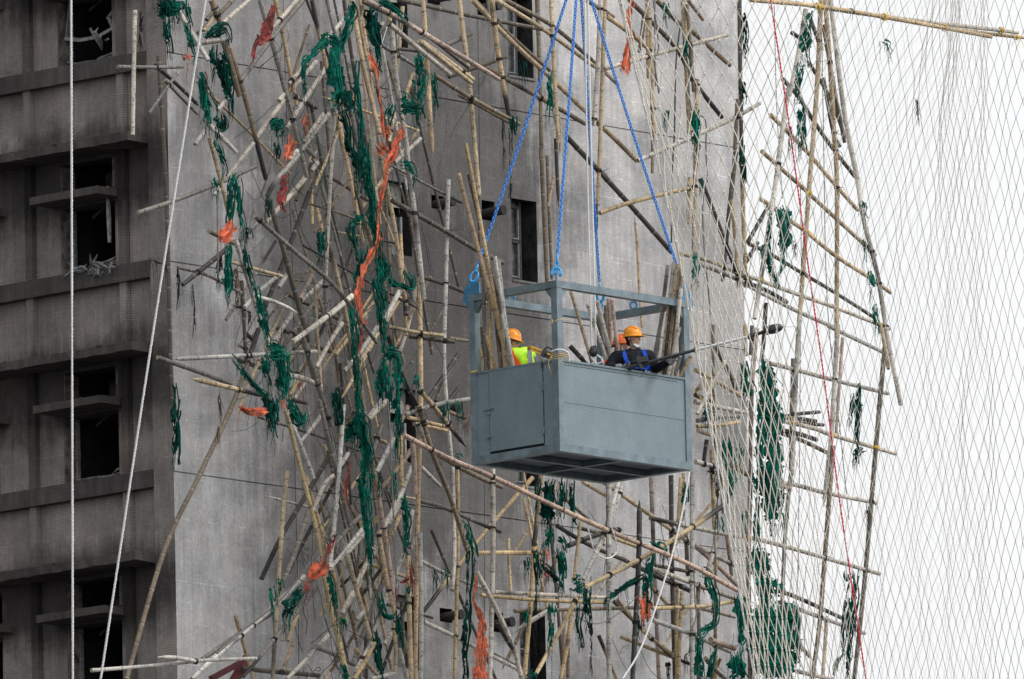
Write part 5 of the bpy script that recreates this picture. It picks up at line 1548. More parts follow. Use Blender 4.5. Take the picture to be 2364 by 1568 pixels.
def make_net(name, seed, dist, jmin, jmax, amp, rad, tint, dj=0.0, **k):
    m = MB(); pos = {}
    for j in range(jmin, jmax+1):
        for r in range(0, 44):
            if (j+r) % 2: continue
            x, y = net_px(j+dj, r, seed, amp)
            dd = dist+.35*noise.noise(Vector((j*.11, r*.07, seed+20)))+.02*(j-20)
            pos[(j, r)] = P(x, y, dd)
    def w_(j): return rad*(1.0 if j < 16 else max(.52, 1-.022*(j-16)))
    for (j, r), p in pos.items():
        for dj_ in (-1, 1):
            q = pos.get((j+dj_, r+1))
            if q is None: continue
            mid = (p+q)/2+Vector((random.uniform(-.003, .003), 0, -.003))
            tt = 1.0 if j < 22 else max(.85, 1-.01*(j-22))
            tt *= random.uniform(.88, 1.05)
            m.tube([p, mid, q], w_(j)*1.25, 4, c=(tint[0]*tt, tint[1]*tt*.985, tint[2]*tt*.955), cap=False)
        kr = w_(j)*2.5
        kt = 1.0 if j < 22 else .72
        m.ball(p, (kr, kr, kr*1.25), 6, 4, colr=(tint[0]*kt, tint[1]*kt, tint[2]*kt*.95))
    return m.build(name, tintmat(name+'_cord', (.88, .85, .79), .8, .15, .2, 40, trans=.25), None, loc=pos[min(pos)], smooth=True, **k), pos
net, npos = make_net('safety_net', 3.0, 203.6, 0, 84, 1.0, .0058, (1, 1, 1), label='large white diamond mesh net in front of the wall edge, cage corner and sky', cat='safety net')
net2, _ = make_net('safety_net', 41.0, 208.4, 18, 70, 2.0, .0024, (1.1, 1.1, 1.1), dj=.9, label='second fainter net hanging behind the first one against the white sky', cat='safety net')
edge = [P(*net_px(0, r, 3.0, 1.0), 203.55) for r in range(0, 44, 2)]
rope(edge, .0125, 'border_rope', ROPE).parent = None
eo = bpy.data.objects['border_rope']; eo.parent = net; eo.location = eo.location-net.location
# ================================================================== people in the cage
def remesh_obj(mb, name, mat, par, vox=.009, smooth_it=4, **k):
    o = mb.build(name, mat, par, world=False, smooth=True, **k)
    md = o.modifiers.new('skin', 'REMESH'); md.mode = 'VOXEL'; md.voxel_size = vox; md.use_smooth_shade = True
    if smooth_it:
        s = o.modifiers.new('soft', 'SMOOTH'); s.iterations = smooth_it; s.factor = .5
    dg = bpy.context.evaluated_depsgraph_get(); dg.update()
    me = bpy.data.meshes.new_from_object(o.evaluated_get(dg)); o.modifiers.clear(); old = o.data; o.data = me; bpy.data.meshes.remove(old)
    ca = me.color_attributes.get('tint') or me.color_attributes.new('tint', 'FLOAT_COLOR', 'POINT')
    ca.data.foreach_set('color', [1.0]*4*len(me.vertices))
    me.polygons.foreach_set('use_smooth', [True]*len(me.polygons)); me.name = name
    if not me.materials: me.materials.append(mat)
    return o
SKIN = tintmat('skin', (.52, .30, .21), .55, .35, .15, 40)
HAIR = tintmat('black_hair', (.012, .011, .011), .6)
JACKET = tintmat('black_jacket', (.014, .016, .021), .8, .15, .5, 12, bump=.4)
TROUS = tintmat('dark_trousers', (.02, .022, .026), .85)
GLOVE = tintmat('grey_glove', (.23, .235, .25), .8, .2, .5, 30)
HELM = tintmat('orange_helmet', (.93, .32, .012), .32, .5, .15, 8)
HELM2 = tintmat('deep_orange_helmet', (.85, .15, .015), .35, .5, .15, 8)
BLUEW = tintmat('blue_webbing', (.015, .075, .55), .6)
MASKM = tintmat('white_mask', (.66, .68, .72), .8)
LIME = tintmat('lime_vest', (.50, .90, .03), .55, .2, .2, 9)
REFL = tintmat('reflective_tape', (.30, .33, .35), .4)
ORW = tintmat('orange_webbing', (.90, .10, .02), .6)
GREYC = tintmat('grey_shirt', (.12, .13, .135), .9)
def lathe_dir(c, z, f): return Matrix.Translation(c)
def limb(mb, pts, rads, n=12):
    P_ = [Vector(p) for p in pts]; path = []; rr = []
    for i in range(len(P_)-1):
        for q in range(4):
            t = q/4; path.append(P_[i].lerp(P_[i+1], t)); rr.append(rads[i]*(1-t)+rads[i+1]*t)
    path.append(P_[-1]); rr.append(rads[-1]); mb.tube(path, rr, n)
    for p, r_ in zip(P_, rads): mb.ball(p, r_*.99, 12, 8)
def hand(mb, wrist, d, palm_n, curl=1.0, side=1, grip=None):
    """palm, four bent fingers of unequal length and a thumb leaving the side of the palm; d = along the palm, palm_n = out of the palm"""
    d = d.normalized(); pn = (palm_n-d*palm_n.dot(d)).normalized(); s = d.cross(pn)*side
    for q in range(5): mb.ball(wrist+d*(.02+.016*q), (.034, .034, .022) if 0 else .024+.003*(q > 1), 8, 6)
    for q in (-1, 0, 1):
        mb.tube([wrist+d*.01+s*.018*q, wrist+d*.085+s*.024*q], [.019, .017], 8)
    for i, ln in enumerate((.068, .078, .074, .058)):
        b = wrist+d*.085+s*(.033-.022*i); p = [b]; dd = d.copy()
        for j, f in enumerate((.45, .32, .23)):
            ang = curl*(.75+.25*j); dd = (dd*math.cos(ang)+pn*math.sin(ang)).normalized(); pn2 = pn
            p.append(p[-1]+dd*ln*f*1.05)
        mb.tube(p, [.0105, .0098, .009, .0078], 8); mb.ball(p[-1], .0078, 6, 4)
        for z in p[:-1]: mb.ball(z, .0102, 6, 4)
    t0 = wrist+d*.03+s*.030; t1 = t0+(s*.7+d*.6+pn*.35).normalized()*.034; t2 = t1+(d*.5+pn*.85-s*.1*0).normalized()*.030
    mb.tube([t0, t1, t2], [.014, .012, .0095], 8); mb.ball(t2, .0095, 6, 4); mb.ball(t1, .012, 6, 4)
def head_parts(par, c, f, up, tilt=0, skin=True, hair=True, name_h='hard_hat', helm=HELM, mask=False):
    """head centred at c facing f: returns mesh pieces added to body mb by caller"""
    pass
def frame_from(f, up):
    f = f.normalized(); s = f.cross(up).normalized(); u = s.cross(f); return Matrix((s, f, u)).transposed()     # local x = their right, y = forward, z = up
def add_head(mb, c, Mh):
    def T(x, y, z): return c+Mh @ Vector((x, y, z))
    Mr = Mh
    mb.ball(T(0, -.012, .025), (.076, .095, .098), 16, 12, Mr)           # skull
    mb.ball(T(0, .022, -.035), (.060, .068, .070), 14, 10, Mr)           # face
    mb.ball(T(0, .040, -.085), (.036, .036, .026), 10, 8, Mr)            # chin
    for s in (-1, 1):
        mb.ball(T(.040*s, .050, -.022), (.026, .022, .022), 8, 6, Mr)    # cheek
        mb.ball(T(.038*s, .010, -.075), (.026, .042, .026), 8, 6, Mr)    # jaw
        mb.ball(T(.077*s, -.012, -.012), (.010, .020, .032), 8, 6, Mr)   # ear
        mb.ball(T(.077*s, -.016, .010), (.012, .013, .014), 8, 6, Mr)
        mb.ball(T(.030*s, .074, .022), (.024, .012, .008), 8, 6, Mr)     # brow
    mb.ball(T(0, .088, -.012), (.010, .016, .026), 8, 6, Mr)             # nose bridge
    mb.ball(T(0, .098, -.030), (.014, .016, .012), 8, 6, Mr)             # nose tip
    mb.ball(T(0, .084, -.060), (.022, .010, .007), 8, 6, Mr)             # lips
    mb.ball(T(0, .081, -.070), (.019, .010, .007), 8, 6, Mr)
def helmet(mb, c, Mh, brim=.040):
    def T(x, y, z): return c+Mh @ Vector((x, y, z))
    vs = []; seg = 24; rings = 9
    for i in range(rings+1):
        t = i/rings*math.pi*.5
        for k in range(seg):
            a = 2*math.pi*k/seg
            rx, ry, rz = .104, .122, .122
            ridge = .006*max(0, 1-abs(math.sin(a-math.pi/2) if 0 else math.cos(a))*6)
            vs.append(T(math.sin(t)*math.cos(a)*rx, math.sin(t)*math.sin(a)*ry-.008, math.cos(t)*rz+.034+ridge*math.cos(t)))
    base = len(vs)
    for k in range(seg):                                     # flared brim, long at the front
        a = 2*math.pi*k/seg; fr = max(0, math.sin(a)); e = .012+brim*fr**2
        vs.append(T(math.cos(a)*(.104+e*.5), math.sin(a)*(.122+e)-.008, .034-.008-.012*fr))
    for k in range(seg):
        a = 2*math.pi*k/seg; fr = max(0, math.sin(a)); e = .012+brim*fr**2
        vs.append(T(math.cos(a)*(.101+e*.5), math.sin(a)*(.118+e)-.008, .026-.008-.012*fr))
    for k in range(seg):
        a = 2*math.pi*k/seg; vs.append(T(math.cos(a)*.094, math.sin(a)*.112-.008, .030))
    rows = rings+4
    fs = [(i*seg+k, (i+1)*seg+k, (i+1)*seg+(k+1) % seg, i*seg+(k+1) % seg) for i in range(rows-1) for k in range(seg)]
    mb.add(vs, fs)
    for s in (-.045, 0, .045):                               # ridges on the shell
        pts = []
        for q in range(9):
            t = R(-50+q*12.5); pts.append(T(s, math.sin(t)*.120-.008, math.cos(t)*.121*math.sqrt(max(.1, 1-(s/.104)**2))+.036))
        mb.tube(pts, .007, 6)
def at_cage(a, b, z=.09): return cw(a, b, z)
def vv(*a): return Vector(a)
# ---- the man in black with the pole saw --------------------------------
FL = .09
pos = at_cage(1.72, .40)
man = empty('person', pos, 0, label='person in black jacket, blue harness and orange helmet holding a long pole saw', cat='person')
dM = depth(pos)
def pp(x, y, dz=0.0): return P(x, y, dM+dz)-pos            # picture point at the man's depth, local to him
HC = pp(1462, 781)
hips = Vector((0, .02, .93)); neck = pp(1466, 812, .02); chest = pp(1458, 836)
shR = pp(1424, 826, .02); shL = pp(1497, 824, .06)
elR = pp(1404, 850, -.06); haR = pp(1431, 848, -.28)
elL = pp(1514, 851, .04); haL = pp(1549, 833, -.33)
body = MB()
limb(body, [hips, chest*.5+hips*.5, chest], [.135, .13, .15]); limb(body, [shR, shL], [.075, .075])
limb(body, [neck+Vector((0, 0, -.07)), HC+Vector((0, 0, -.05))], [.058, .055])
limb(body, [shR, elR, haR], [.062, .046, .032]); limb(body, [shL, elL, haL], [.062, .046, .032])
for s in (-1, 1): limb(body, [hips+vv(.09*s, 0, 0), vv(.10*s, -.02, .50), vv(.11*s, .02, .08)], [.095, .065, .045]); body.ball(vv(.11*s, -.05, .05), (.045, .12, .045), 10, 8)
fM = frame_from(Vector((.84, -.54, .03)), Vector((.03, 0, 1))); add_head(body, HC, fM)
hand(body, haR, (haL-haR).normalized()+Vector((0, 0, -.1)), Vector((0, -.3, 1)), .9, 1)
hand(body, haL, Vector((.55, -.25, .55)), Vector((.1, .5, -.6)), 1.0, -1)
remesh_obj(body, 'body', SKIN, man, .0055, 3)
j = MB()
limb(j, [hips+vv(0, 0, .04), chest*.5+hips*.5, chest+vv(0, 0, .0)], [.165, .165, .178])
j.ball(chest+vv(0, .03, -.02), (.20, .15, .20), 14, 10)
limb(j, [shR, neck+vv(0, 0, -.075), shL], [.094, .105, .094]); limb(j, [neck+vv(0, 0, -.09), neck+vv(.0, .0, .02), neck+vv(-.005, .0, .045)], [.11, .078, .070])
limb(j, [shR, shR*.5+elR*.5, elR, elR*.45+haR*.55, haR*.86+elR*.14], [.092, .080, .068, .056, .044])
limb(j, [shL, shL*.5+elL*.5, elL, elL*.45+haL*.55, haL*.84+elL*.16], [.092, .080, .068, .056, .042])
for q in range(16):                                            # creases
    t = random.random(); a_ = shR.lerp(elR, t) if q % 2 else shL.lerp(elL, t)
    j.ball(a_+vv(random.uniform(-.03, .03), -.05, random.uniform(-.05, .03)), (random.uniform(.02, .04), .03, .012), 8, 6)
remesh_obj(j, 'jacket', JACKET, man, .009, 3)
t_ = MB()
limb(t_, [hips+vv(0, 0, .06), hips], [.15, .16])
for s in (-1, 1): limb(t_, [hips+vv(.09*s, 0, -.02), vv(.10*s, -.02, .50), vv(.11*s, .02, .12)], [.115, .085, .07])
remesh_obj(t_, 'trousers', TROUS, man, .014, 2)
for s in (-1, 1):
    b = MB(); b.ball(vv(.11*s, -.05, .06), (.055, .14, .06), 12, 8); limb(b, [vv(.11*s, .02, .16), vv(.11*s, .02, .06)], [.062, .06]); remesh_obj(b, 'boot', BLACKP, man, .012, 2)
gl = MB(); hand(gl, haR, (haL-haR).normalized()+Vector((0, 0, -.1)), Vector((0, -.3, 1)), .9, 1); gl.tube([haR-(haL-haR).normalized()*.05, haR+(haL-haR).normalized()*.02], .042, 10)
o = remesh_obj(gl, 'glove', GLOVE, man, .006, 1)
gl = MB(); hand(gl, haL, Vector((.55, -.25, .55)), Vector((.1, .5, -.6)), 1.0, -1); gl.tube([haL-Vector((.03, .0, .03)), haL+Vector((.012, 0, .012))], .046, 10)
o = remesh_obj(gl, 'glove', GLOVE, man, .006, 1)
for g_ in [c for c in man.children if c.name.startswith('glove')]:
    for v_ in g_.data.vertices: v_.co += v_.normal*.0045
h = MB(); helmet(h, HC, frame_from(Vector((.87, -.49, .03)), Vector((-.12, 0, 1)))); hh = h.build('helmet', HELM, man, world=False, smooth='auto')
ha = MB()
def T(x, y, z): return HC+fM @ Vector((x, y, z))
ha.ball(T(0, -.030, .02), (.081, .085, .088), 14, 10, fM); ha.ball(T(0, -.052, -.045), (.062, .048, .052), 12, 8, fM)
ha.build('hair', HAIR, man, world=False, smooth=True)
ey = MB()
for s in (-1, 1): ey.ball(T(.031*s, .079, .006), (.014, .007, .006), 8, 6, fM, colr=(.4, .4, .4)); ey.tube([T(.014*s, .087, .026), T(.046*s, .078, .026)], .004, 5)
ey.build('eyes', HAIR, man, world=False, smooth=True)
mk = MB(); 
mk.ball(T(.006, .050, -.116), (.042, .036, .024), 12, 8, fM); mk.ball(T(.036, .028, -.098), (.026, .040, .018), 10, 8, fM)
remesh_obj(mk, 'face_mask', MASKM, man, .008, 1)
stp = MB()
for s in (-1, 1):
    stp.tube([T(.088*s, .01, .04), T(.084*s, .012, -.04), T(.055*s, .03, -.115), T(0, .05, -.13)], .005, 5); stp.tube([T(.088*s, -.05, .04), T(.084*s, -.01, -.05)], .005, 5)
stp.build('chin_strap', BLACKP, man, world=False, smooth=True)
hn = MB()
def strap(mb, pts, w, t=.008, nrm=Vector((0, -1, 0))):
    for a, b in zip(pts[:-1], pts[1:]): mb.bar(a, b, w, t, nrm)
strap(hn, [pp(1446, 809, -.02), pp(1441, 818, -.15), pp(1446, 830, -.195), pp(1450, 843, -.20), pp(1452, 857, -.14)], .050)
strap(hn, [pp(1485, 808, .0), pp(1490, 820, -.13), pp(1494, 835, -.17), pp(1497, 850, -.16), pp(1498, 857, -.13)], .048)
hn.bar(pp(1452, 848, -.21), pp(1496, 852, -.19), .02, .03, Vector((0, -1, 0)))
hn.build('harness', BLUEW, man, world=False)
zz = MB(); zz.bar(pp(1474, 824, -.20), pp(1476, 846, -.21), .010, .006, Vector((0, -1, 0))); zz.ball(pp(1473, 826, -.205), .009, 6, 4); zz.build('zip', STEEL, man, world=False)
# pole saw held in both hands --------------------------------------------
def pw(x, y, d): return P(x, y, d)
dh = dM-.30
sawp = pw(1442, 853, dh+.0)
A0, A1, A2, A3 = pw(1436, 853, dM-.36), pw(1606, 808, dM-.42), pw(1729, 777, dM-.46), pw(1768, 764, dM-.48)
saw = empty('pole_saw', A0, label='long pole saw with black grip and silver tube reaching right past the cage', cat='pole saw')
def wtube(name, mat, pts, rads, par, n=10):
    m = MB(); m.tube(pts, rads, n); return m.build(name, mat, par, smooth='auto')
wtube('grip_tube', BLACKP, [A0, A1], [.022, .020], saw); wtube('inner_tube', STEEL, [A1, A2], .0185, saw)
wtube('clamp_collar', BLACKP, [A1-(A1-A0).normalized()*.03, A1+(A2-A1).normalized()*.02], .033, saw)
m = MB(); dsaw = (A2-A1).normalized(); m.tube([A2-dsaw*.02, A2+dsaw*.09], .036, 10); m.ball(A2+dsaw*.05+Vector((0, 0, -.04)), .035, 8, 6); m.tube([A2+dsaw*.09, A3], [.02, .026], 8); m.build('saw_head', BLACKP, saw, smooth='auto')
m = MB(); fr_ = frame_from(dsaw, Vector((0, 0, 1))); m.ball(A3+dsaw*.10, (.05, .13, .062), 14, 10, fr_); m.ball(A3+dsaw*.02+Vector((0, 0, -.01)), .05, 10, 8); m.build('motor_housing', BLACKP, saw, smooth='auto')
m = MB(); m.bar(A3+dsaw*.20, pw(1850, 754, dM-.5), .004, .022, Vector((0, -1, 0))); m.build('saw_blade', STEEL, saw)
m = MB(); m.tube([A0-dsaw*.05, A0+dsaw*.12], .036, 10); m.bar(pw(1470, 832, dM-.40), pw(1496, 828, dM-.40), .07, .05, Vector((0, -1, 0))); m.bar(pw(1474, 836, dM-.38), pw(1482, 850, dM-.38), .05, .05)
m.tube([pw(1440, 852, dM-.38), pw(1450, 838, dM-.40), pw(1466, 833, dM-.42), pw(1492, 828, dM-.42)], .008, 6); m.tube([pw(1482, 842, dM-.38), pw(1494, 840, dM-.38), pw(1505, 835, dM-.38)], .024, 8); m.build('power_unit', BLACKP, saw, smooth='auto')
# ---- the person in the lime vest ---------------------------------------
pos = at_cage(.45, 1.15)
p2 = empty('person', pos, 0, label='person in lime vest and orange helmet, head down behind the bamboo bundle', cat='person')
dM = depth(pos); HC = pp(1182, 788)
hips = vv(0, .02, .90); chest = pp(1203, 835, .02); shA = pp(1186, 822, -.10); shB = pp(1218, 820, .16)
elB = pp(1232, 846, .10); haB = pp(1236, 866, -.10); elA = pp(1194, 850, -.02); haA = pp(1216, 866, -.04)
fM = frame_from(Vector((.88, -.15, -.30)), Vector((.2, 0, 1)))
body = MB(); limb(body, [hips, chest*.5+hips*.5, chest], [.135, .13, .14]); limb(body, [shA, shB], [.07, .07])
limb(body, [chest+vv(-.02, 0, .08), HC+vv(0, 0, -.05)], [.06, .055]); limb(body, [shA, elA, haA], [.06, .045, .03]); limb(body, [shB, elB, haB], [.06, .045, .03])
for s in (-1, 1): limb(body, [hips+vv(.09*s, 0, 0), vv(.10*s, -.02, .48), vv(.11*s, .02, .08)], [.095, .065, .045]); body.ball(vv(.11*s, -.05, .05), (.045, .12, .045), 10, 8)
add_head(body, HC, fM); hand(body, haA, vv(.8, -.2, -.3), vv(.2, .9, .1), .7, 1); hand(body, haB, vv(.6, -.3, -.5), vv(.1, .8, .2), .7, -1)
remesh_obj(body, 'body', SKIN, p2, .0065, 3)
s_ = MB(); limb(s_, [hips+vv(0, 0, .03), chest*.5+hips*.5, chest], [.155, .155, .155]); limb(s_, [shA, shB], [.085, .085])
limb(s_, [shA, elA, haA*.9+elA*.1], [.085, .066, .045]); limb(s_, [shB, elB, haB*.9+elB*.1], [.085, .066, .045]); limb(s_, [chest+vv(0, 0, .06), chest+vv(-.04, 0, .16)], [.08, .06]); remesh_obj(s_, 'shirt', GREYC, p2, .011, 3)
v_ = MB(); limb(v_, [hips+vv(0, 0, .12), chest*.5+hips*.5, chest+vv(0, 0, -.01)], [.172, .172, .176]); limb(v_, [shA, shB], [.108, .108]); remesh_obj(v_, 'vest', LIME, p2, .011, 3)
tp = MB()
tp.bar(pp(1222, 803, -.10), pp(1226, 864, -.12), .058, .012, vv(.5, -1, 0)); tp.bar(pp(1185, 858, -.20), pp(1226, 862, -.16), .045, .01, vv(0, -1, 0)); tp.build('reflective_tape', REFL, p2, world=False)
ow = MB(); strap(ow, [pp(1177, 806, -.16), pp(1186, 826, -.24), pp(1206, 856, -.25), pp(1214, 868, -.22)], .062, .012); ow.build('harness', ORW, p2, world=False)
t_ = MB(); limb(t_, [hips+vv(0, 0, .05), hips], [.15, .155]);
for s in (-1, 1): limb(t_, [hips+vv(.09*s, 0, -.02), vv(.10*s, -.02, .50), vv(.11*s, .02, .10)], [.11, .085, .07])
remesh_obj(t_, 'trousers', TROUS, p2, .014, 2)
h = MB(); helmet(h, HC, frame_from(Vector((.90, -.15, -.22)), Vector((.12, 0, 1)))); h.build('helmet', HELM, p2, world=False, smooth='auto')
ha = MB(); ha.ball(T(0, -.030, .0), (.082, .082, .092), 14, 10, fM); ha.ball(T(0, -.04, -.05), (.06, .05, .05), 10, 8, fM); ha.build('hair', HAIR, p2, world=False, smooth=True)
gg = MB(); gg.ball(T(0, .082, .004), (.068, .022, .024), 12, 8, fM, colr=(8, 8, 8.5)); gg.tube([T(.08, -.02, .0), T(.072, .06, .004)], .006, 5, c=(6, 2, 4)); gg.tube([T(-.08, -.02, .0), T(-.072, .06, .004)], .006, 5, c=(6, 2, 4)); gg.build('goggles', BLACKP, p2, world=False, smooth=True)
# ---- third person, almost hidden ---------------------------------------
pos = at_cage(2.02, .92)
p3 = empty('person', pos, 0, label='person in deep orange helmet half hidden behind the man with the pole saw', cat='person')
dM = depth(pos); HC = pp(1434, 800); hips = vv(.02, .0, .82); chest = pp(1440, 842, .02); shA = pp(1422, 832, 0); shB = pp(1460, 832, 0)
fM = frame_from(Vector((-.85, .5, -.1)), Vector((0, 0, 1)))
body = MB(); limb(body, [hips, chest], [.13, .14]); limb(body, [shA, shB], [.07, .07]); limb(body, [chest, HC+vv(0, 0, -.05)], [.06, .055])
elA, haA, elB, haB = shA+vv(-.06, -.02, -.26), shA+vv(.02, -.14, -.44), shB+vv(.05, -.02, -.26), shB+vv(-.02, -.14, -.44)
limb(body, [shA, elA, haA], [.06, .045, .03]); limb(body, [shB, elB, haB], [.06, .045, .03]); add_head(body, HC, fM)
hand(body, haA, vv(0, -.5, -.6), vv(.3, .5, 0), .6, 1); hand(body, haB, vv(0, -.5, -.6), vv(-.3, .5, 0), .6, -1)
for s in (-1, 1): limb(body, [hips+vv(.09*s, 0, 0), vv(.10*s, -.06, .46), vv(.11*s, .02, .08)], [.095, .065, .045]); body.ball(vv(.11*s, -.05, .05), (.045, .12, .045), 10, 8)
remesh_obj(body, 'body', SKIN, p3, .008, 3)
s_ = MB(); limb(s_, [hips+vv(0, 0, .02), chest], [.155, .165]); limb(s_, [shA, shB], [.09, .09]); limb(s_, [shA, elA, haA], [.085, .066, .045]); limb(s_, [shB, elB, haB], [.085, .066, .045]); remesh_obj(s_, 'jacket', JACKET, p3, .012, 3)
t_ = MB(); limb(t_, [hips+vv(0, 0, .05), hips], [.15, .155]);
for s in (-1, 1): limb(t_, [hips+vv(.09*s, 0, -.02), vv(.10*s, -.06, .46), vv(.11*s, .02, .10)], [.11, .085, .07])
remesh_obj(t_, 'trousers', TROUS, p3, .014, 2)
h = MB(); helmet(h, HC, frame_from(Vector((-.85, .5, 0)), Vector((.03, 0, 1)))); h.build('helmet', HELM2, p3, world=False, smooth='auto')
tp = MB(); tp.bar(pp(1424, 802, -.12), pp(1424, 838, -.12), .02, .01, vv(0, -1, 0), c=(2, 2, 2)); tp.bar(pp(1436, 802, -.12), pp(1446, 838, -.12), .02, .01, vv(0, -1, 0), c=(2, 2, 2)); tp.build('reflective_tape', REFL, p3, world=False)
# ================================================================== small things on and by the cage
cp = cw(.05, .34, 1.25)
cs_ = empty('chainsaw', cw(.02, .42, 1.20), label='small yellow and black chainsaw lying over the cage rim at the corner', cat='chainsaw')
dS = depth(cw(.02, .42, 1.2))-.05
a_, b_ = P(1228, 805, dS), P(1250, 813, dS); d_ = (b_-a_).normalized(); nrm = Vector((.15, -1, 0)).normalized()
YEL = tintmat('tool_yellow', (.90, .47, .01), .45, .5, .15, 10)
m = MB(); m.bar(a_-d_*.015, b_, .020, .062, Vector((0, 0, 1))); m.ball(a_-d_*.03, (.032, .012, .030), 12, 8, colr=(.3, .3, .3)); m.build('guide_bar_cover', YEL, cs_, smooth='auto')
m = MB(); c_ = P(1260, 817, dS); m.ball(c_, (.062, .045, .050), 14, 10); m.bar(c_-d_*.055, c_+d_*.085+Vector((0, 0, -.01)), .07, .075, Vector((0, 0, 1))); m.tube([c_+Vector((-.02, 0, .06)), c_+Vector((.03, 0, .085)), c_+Vector((.09, 0, .05))], .013, 7); m.build('motor_body', BLACKP, cs_, smooth='auto')
m = MB(); m.bar(c_+d_*.01+nrm*.052, c_+d_*.07+nrm*.052, .004, .02, Vector((0, 0, 1))); m.build('badge', YEL, cs_)
cu = bpy.data.curves.new('lettering', 'FONT'); cu.body = 'DEWALT'; cu.size = .036; cu.align_x = 'CENTER'; cu.align_y = 'CENTER'; cu.extrude = .001; cu.offset = .0012
to = bpy.data.objects.new('lettering', cu); col.objects.link(to); dg = bpy.context.evaluated_depsgraph_get(); dg.update()
tm = bpy.data.meshes.new_from_object(to.evaluated_get(dg)); bpy.data.objects.remove(to)
tob = bpy.data.objects.new('lettering', tm); col.objects.link(tob); tm.materials.clear(); tm.materials.append(BLACKP)
ca = tm.color_attributes.new('tint', 'FLOAT_COLOR', 'POINT'); ca.data.foreach_set('color', [1.0]*4*len(tm.vertices))
xa = -d_; nz = Vector((0, -1, 0)); nz = (nz-xa*nz.dot(xa)).normalized(); ya = nz.cross(xa)     # the tool lies upside down
mid = (a_+b_)/2+nz*.0125
Mt = Matrix((xa, ya, nz)).transposed().to_4x4(); Mt.translation = mid
tm.transform(Matrix.Translation(-WL(cs_)) @ Mt); tob.parent = cs_
m = MB()
for s in (-1, 1):
    for q in range(12): m.tube([P(1256+s*5, 832+q*3.4, dS-.06)+Vector((.009*math.cos(a), 0, .012*math.sin(a))) for a in [i*1.05 for i in range(6)]], .003, 4, closed=True)
m.build('saw_chain', BLACKP, cs_)
YR_ = tintmat('yellow_cord', (.74, .53, .20), .6, .2, .45, 30)
m = MB(); dC = depth(cw(0, 0, 1.3))-.08
for q in range(6):
    m.tube([P(1270, 813+q*2.3, dC), P(1282, 815+q*2.4+(q%2)*2, dC-.07), P(1300, 813+q*2.6, dC-.05), P(1309, 813+q*2, dC)], .0042, 5, c=(1, 1, 1) if q % 2 else (.45, .4, .4))
m.tube([P(1274, 822, dC-.05), P(1266, 835, dC-.06), P(1268, 850, dC-.06), P(1273, 865, dC-.06)], .005, 5); m.tube([P(1300, 825, dC-.05), P(1292, 838, dC-.07), P(1286, 844, dC-.07)], .004, 5)
ycb = m.build('cord_coil', YR_, None, loc=P(1290, 818, dC), smooth=True, label='yellow cord coil lashed round the near corner post of the cage', cat='cord')
rope([P(1272, 812, dC-.05), P(1286, 807, dC-.1), P(1300, 808, dC-.1), P(1312, 815, dC-.05), P(1314, 836, dC-.05)], .012, 'rope_end', ROPE, label='short white rope end over the yellow coil on the corner post', cat='rope')
m = MB(); dL = depth(cw(0, 0, 1.7))-.06
m.tube([P(1274, 738, dL), P(1276, 745, dL-.04), P(1288, 738, dL-.08), P(1301, 737, dL-.02)], .006, 5); m.tube([P(1276, 745, dL-.04), P(1271, 752, dL)], .004, 5); m.build('cord_tie', YR_, None, loc=P(1288, 740, dL), smooth=True, label='thin yellow cord tied high round the near corner post', cat='cord')
m = MB(); dL = depth(cw(0, CB, 1.2))-.06
for q in range(3): m.tube([P(1084, 858+q*1.5, dL), P(1093, 857+q*1.5, dL-.06), P(1102, 855+q*1.5, dL-.02)], .006, 5)
m.build('cord_tie', YR_, None, loc=P(1092, 858, dL), smooth=True, label='yellow cord tied round the far left cage post', cat='cord')
m = MB(); dR = 203.9
for q in range(7): m.tube([P(1605, 900+q, dR+1.2), P(1620+q*2, 880+q*2, dR+1), P(1636+q*1.5, 866+q*5, dR+.9)], .0045, 4)
for q in range(3): m.tube([P(1606, 903, dR+1.2), P(1618, 918+q*2, dR+1), P(1640, 935+q*3, dR+.9)], .004, 4)
m.build('cord_bunch', YR_, None, loc=P(1606, 902, dR+1.2), smooth=True, label='yellow cords fanning from the right cage post into the net', cat='cord')
# ascender device on the twin ropes
dD = depth(cw(1.2, .9, 1)); ac = P(1372, 832, dD)
m = MB()
for s, x in ((1, 0), (-1, .085)):
    m.tube([ac+Vector((-.10+x, -.05, .13)), ac+Vector((-.125+x, -.05, .03)), ac+Vector((-.06+x, -.05, -.06)), ac+Vector((.02+x, -.05, -.03)), ac+Vector((.05+x, -.05, -.08))], .013, 6)
m.tube([ac+Vector((-.02, -.04, .10)), ac+Vector((.09, -.04, .02)), ac+Vector((.13, -.04, -.10))], .014, 6)
asc = m.build('rope_ascender', tintmat('polished_alloy', (.75, .76, .8), .3, .5, .2, 20), None, loc=ac, smooth='auto', label='silver rope clamp with black cam at the end of the white ropes', cat='rope clamp')
m = MB(); m.ball(ac+Vector((-.01, -.06, .10)), (.055, .035, .07), 10, 8); m.bar(ac+Vector((-.05, -.06, .15)), ac+Vector((.03, -.06, .17)), .03, .03); m.build('cam_block', BLACKP, asc, smooth='auto')
m = MB(); m.ball(ac+Vector((.14, -.03, -.05)), (.02, .02, .05), 8, 6, colr=(1, .3, .1)); m.build('release_handle', ORW, asc, smooth=True)
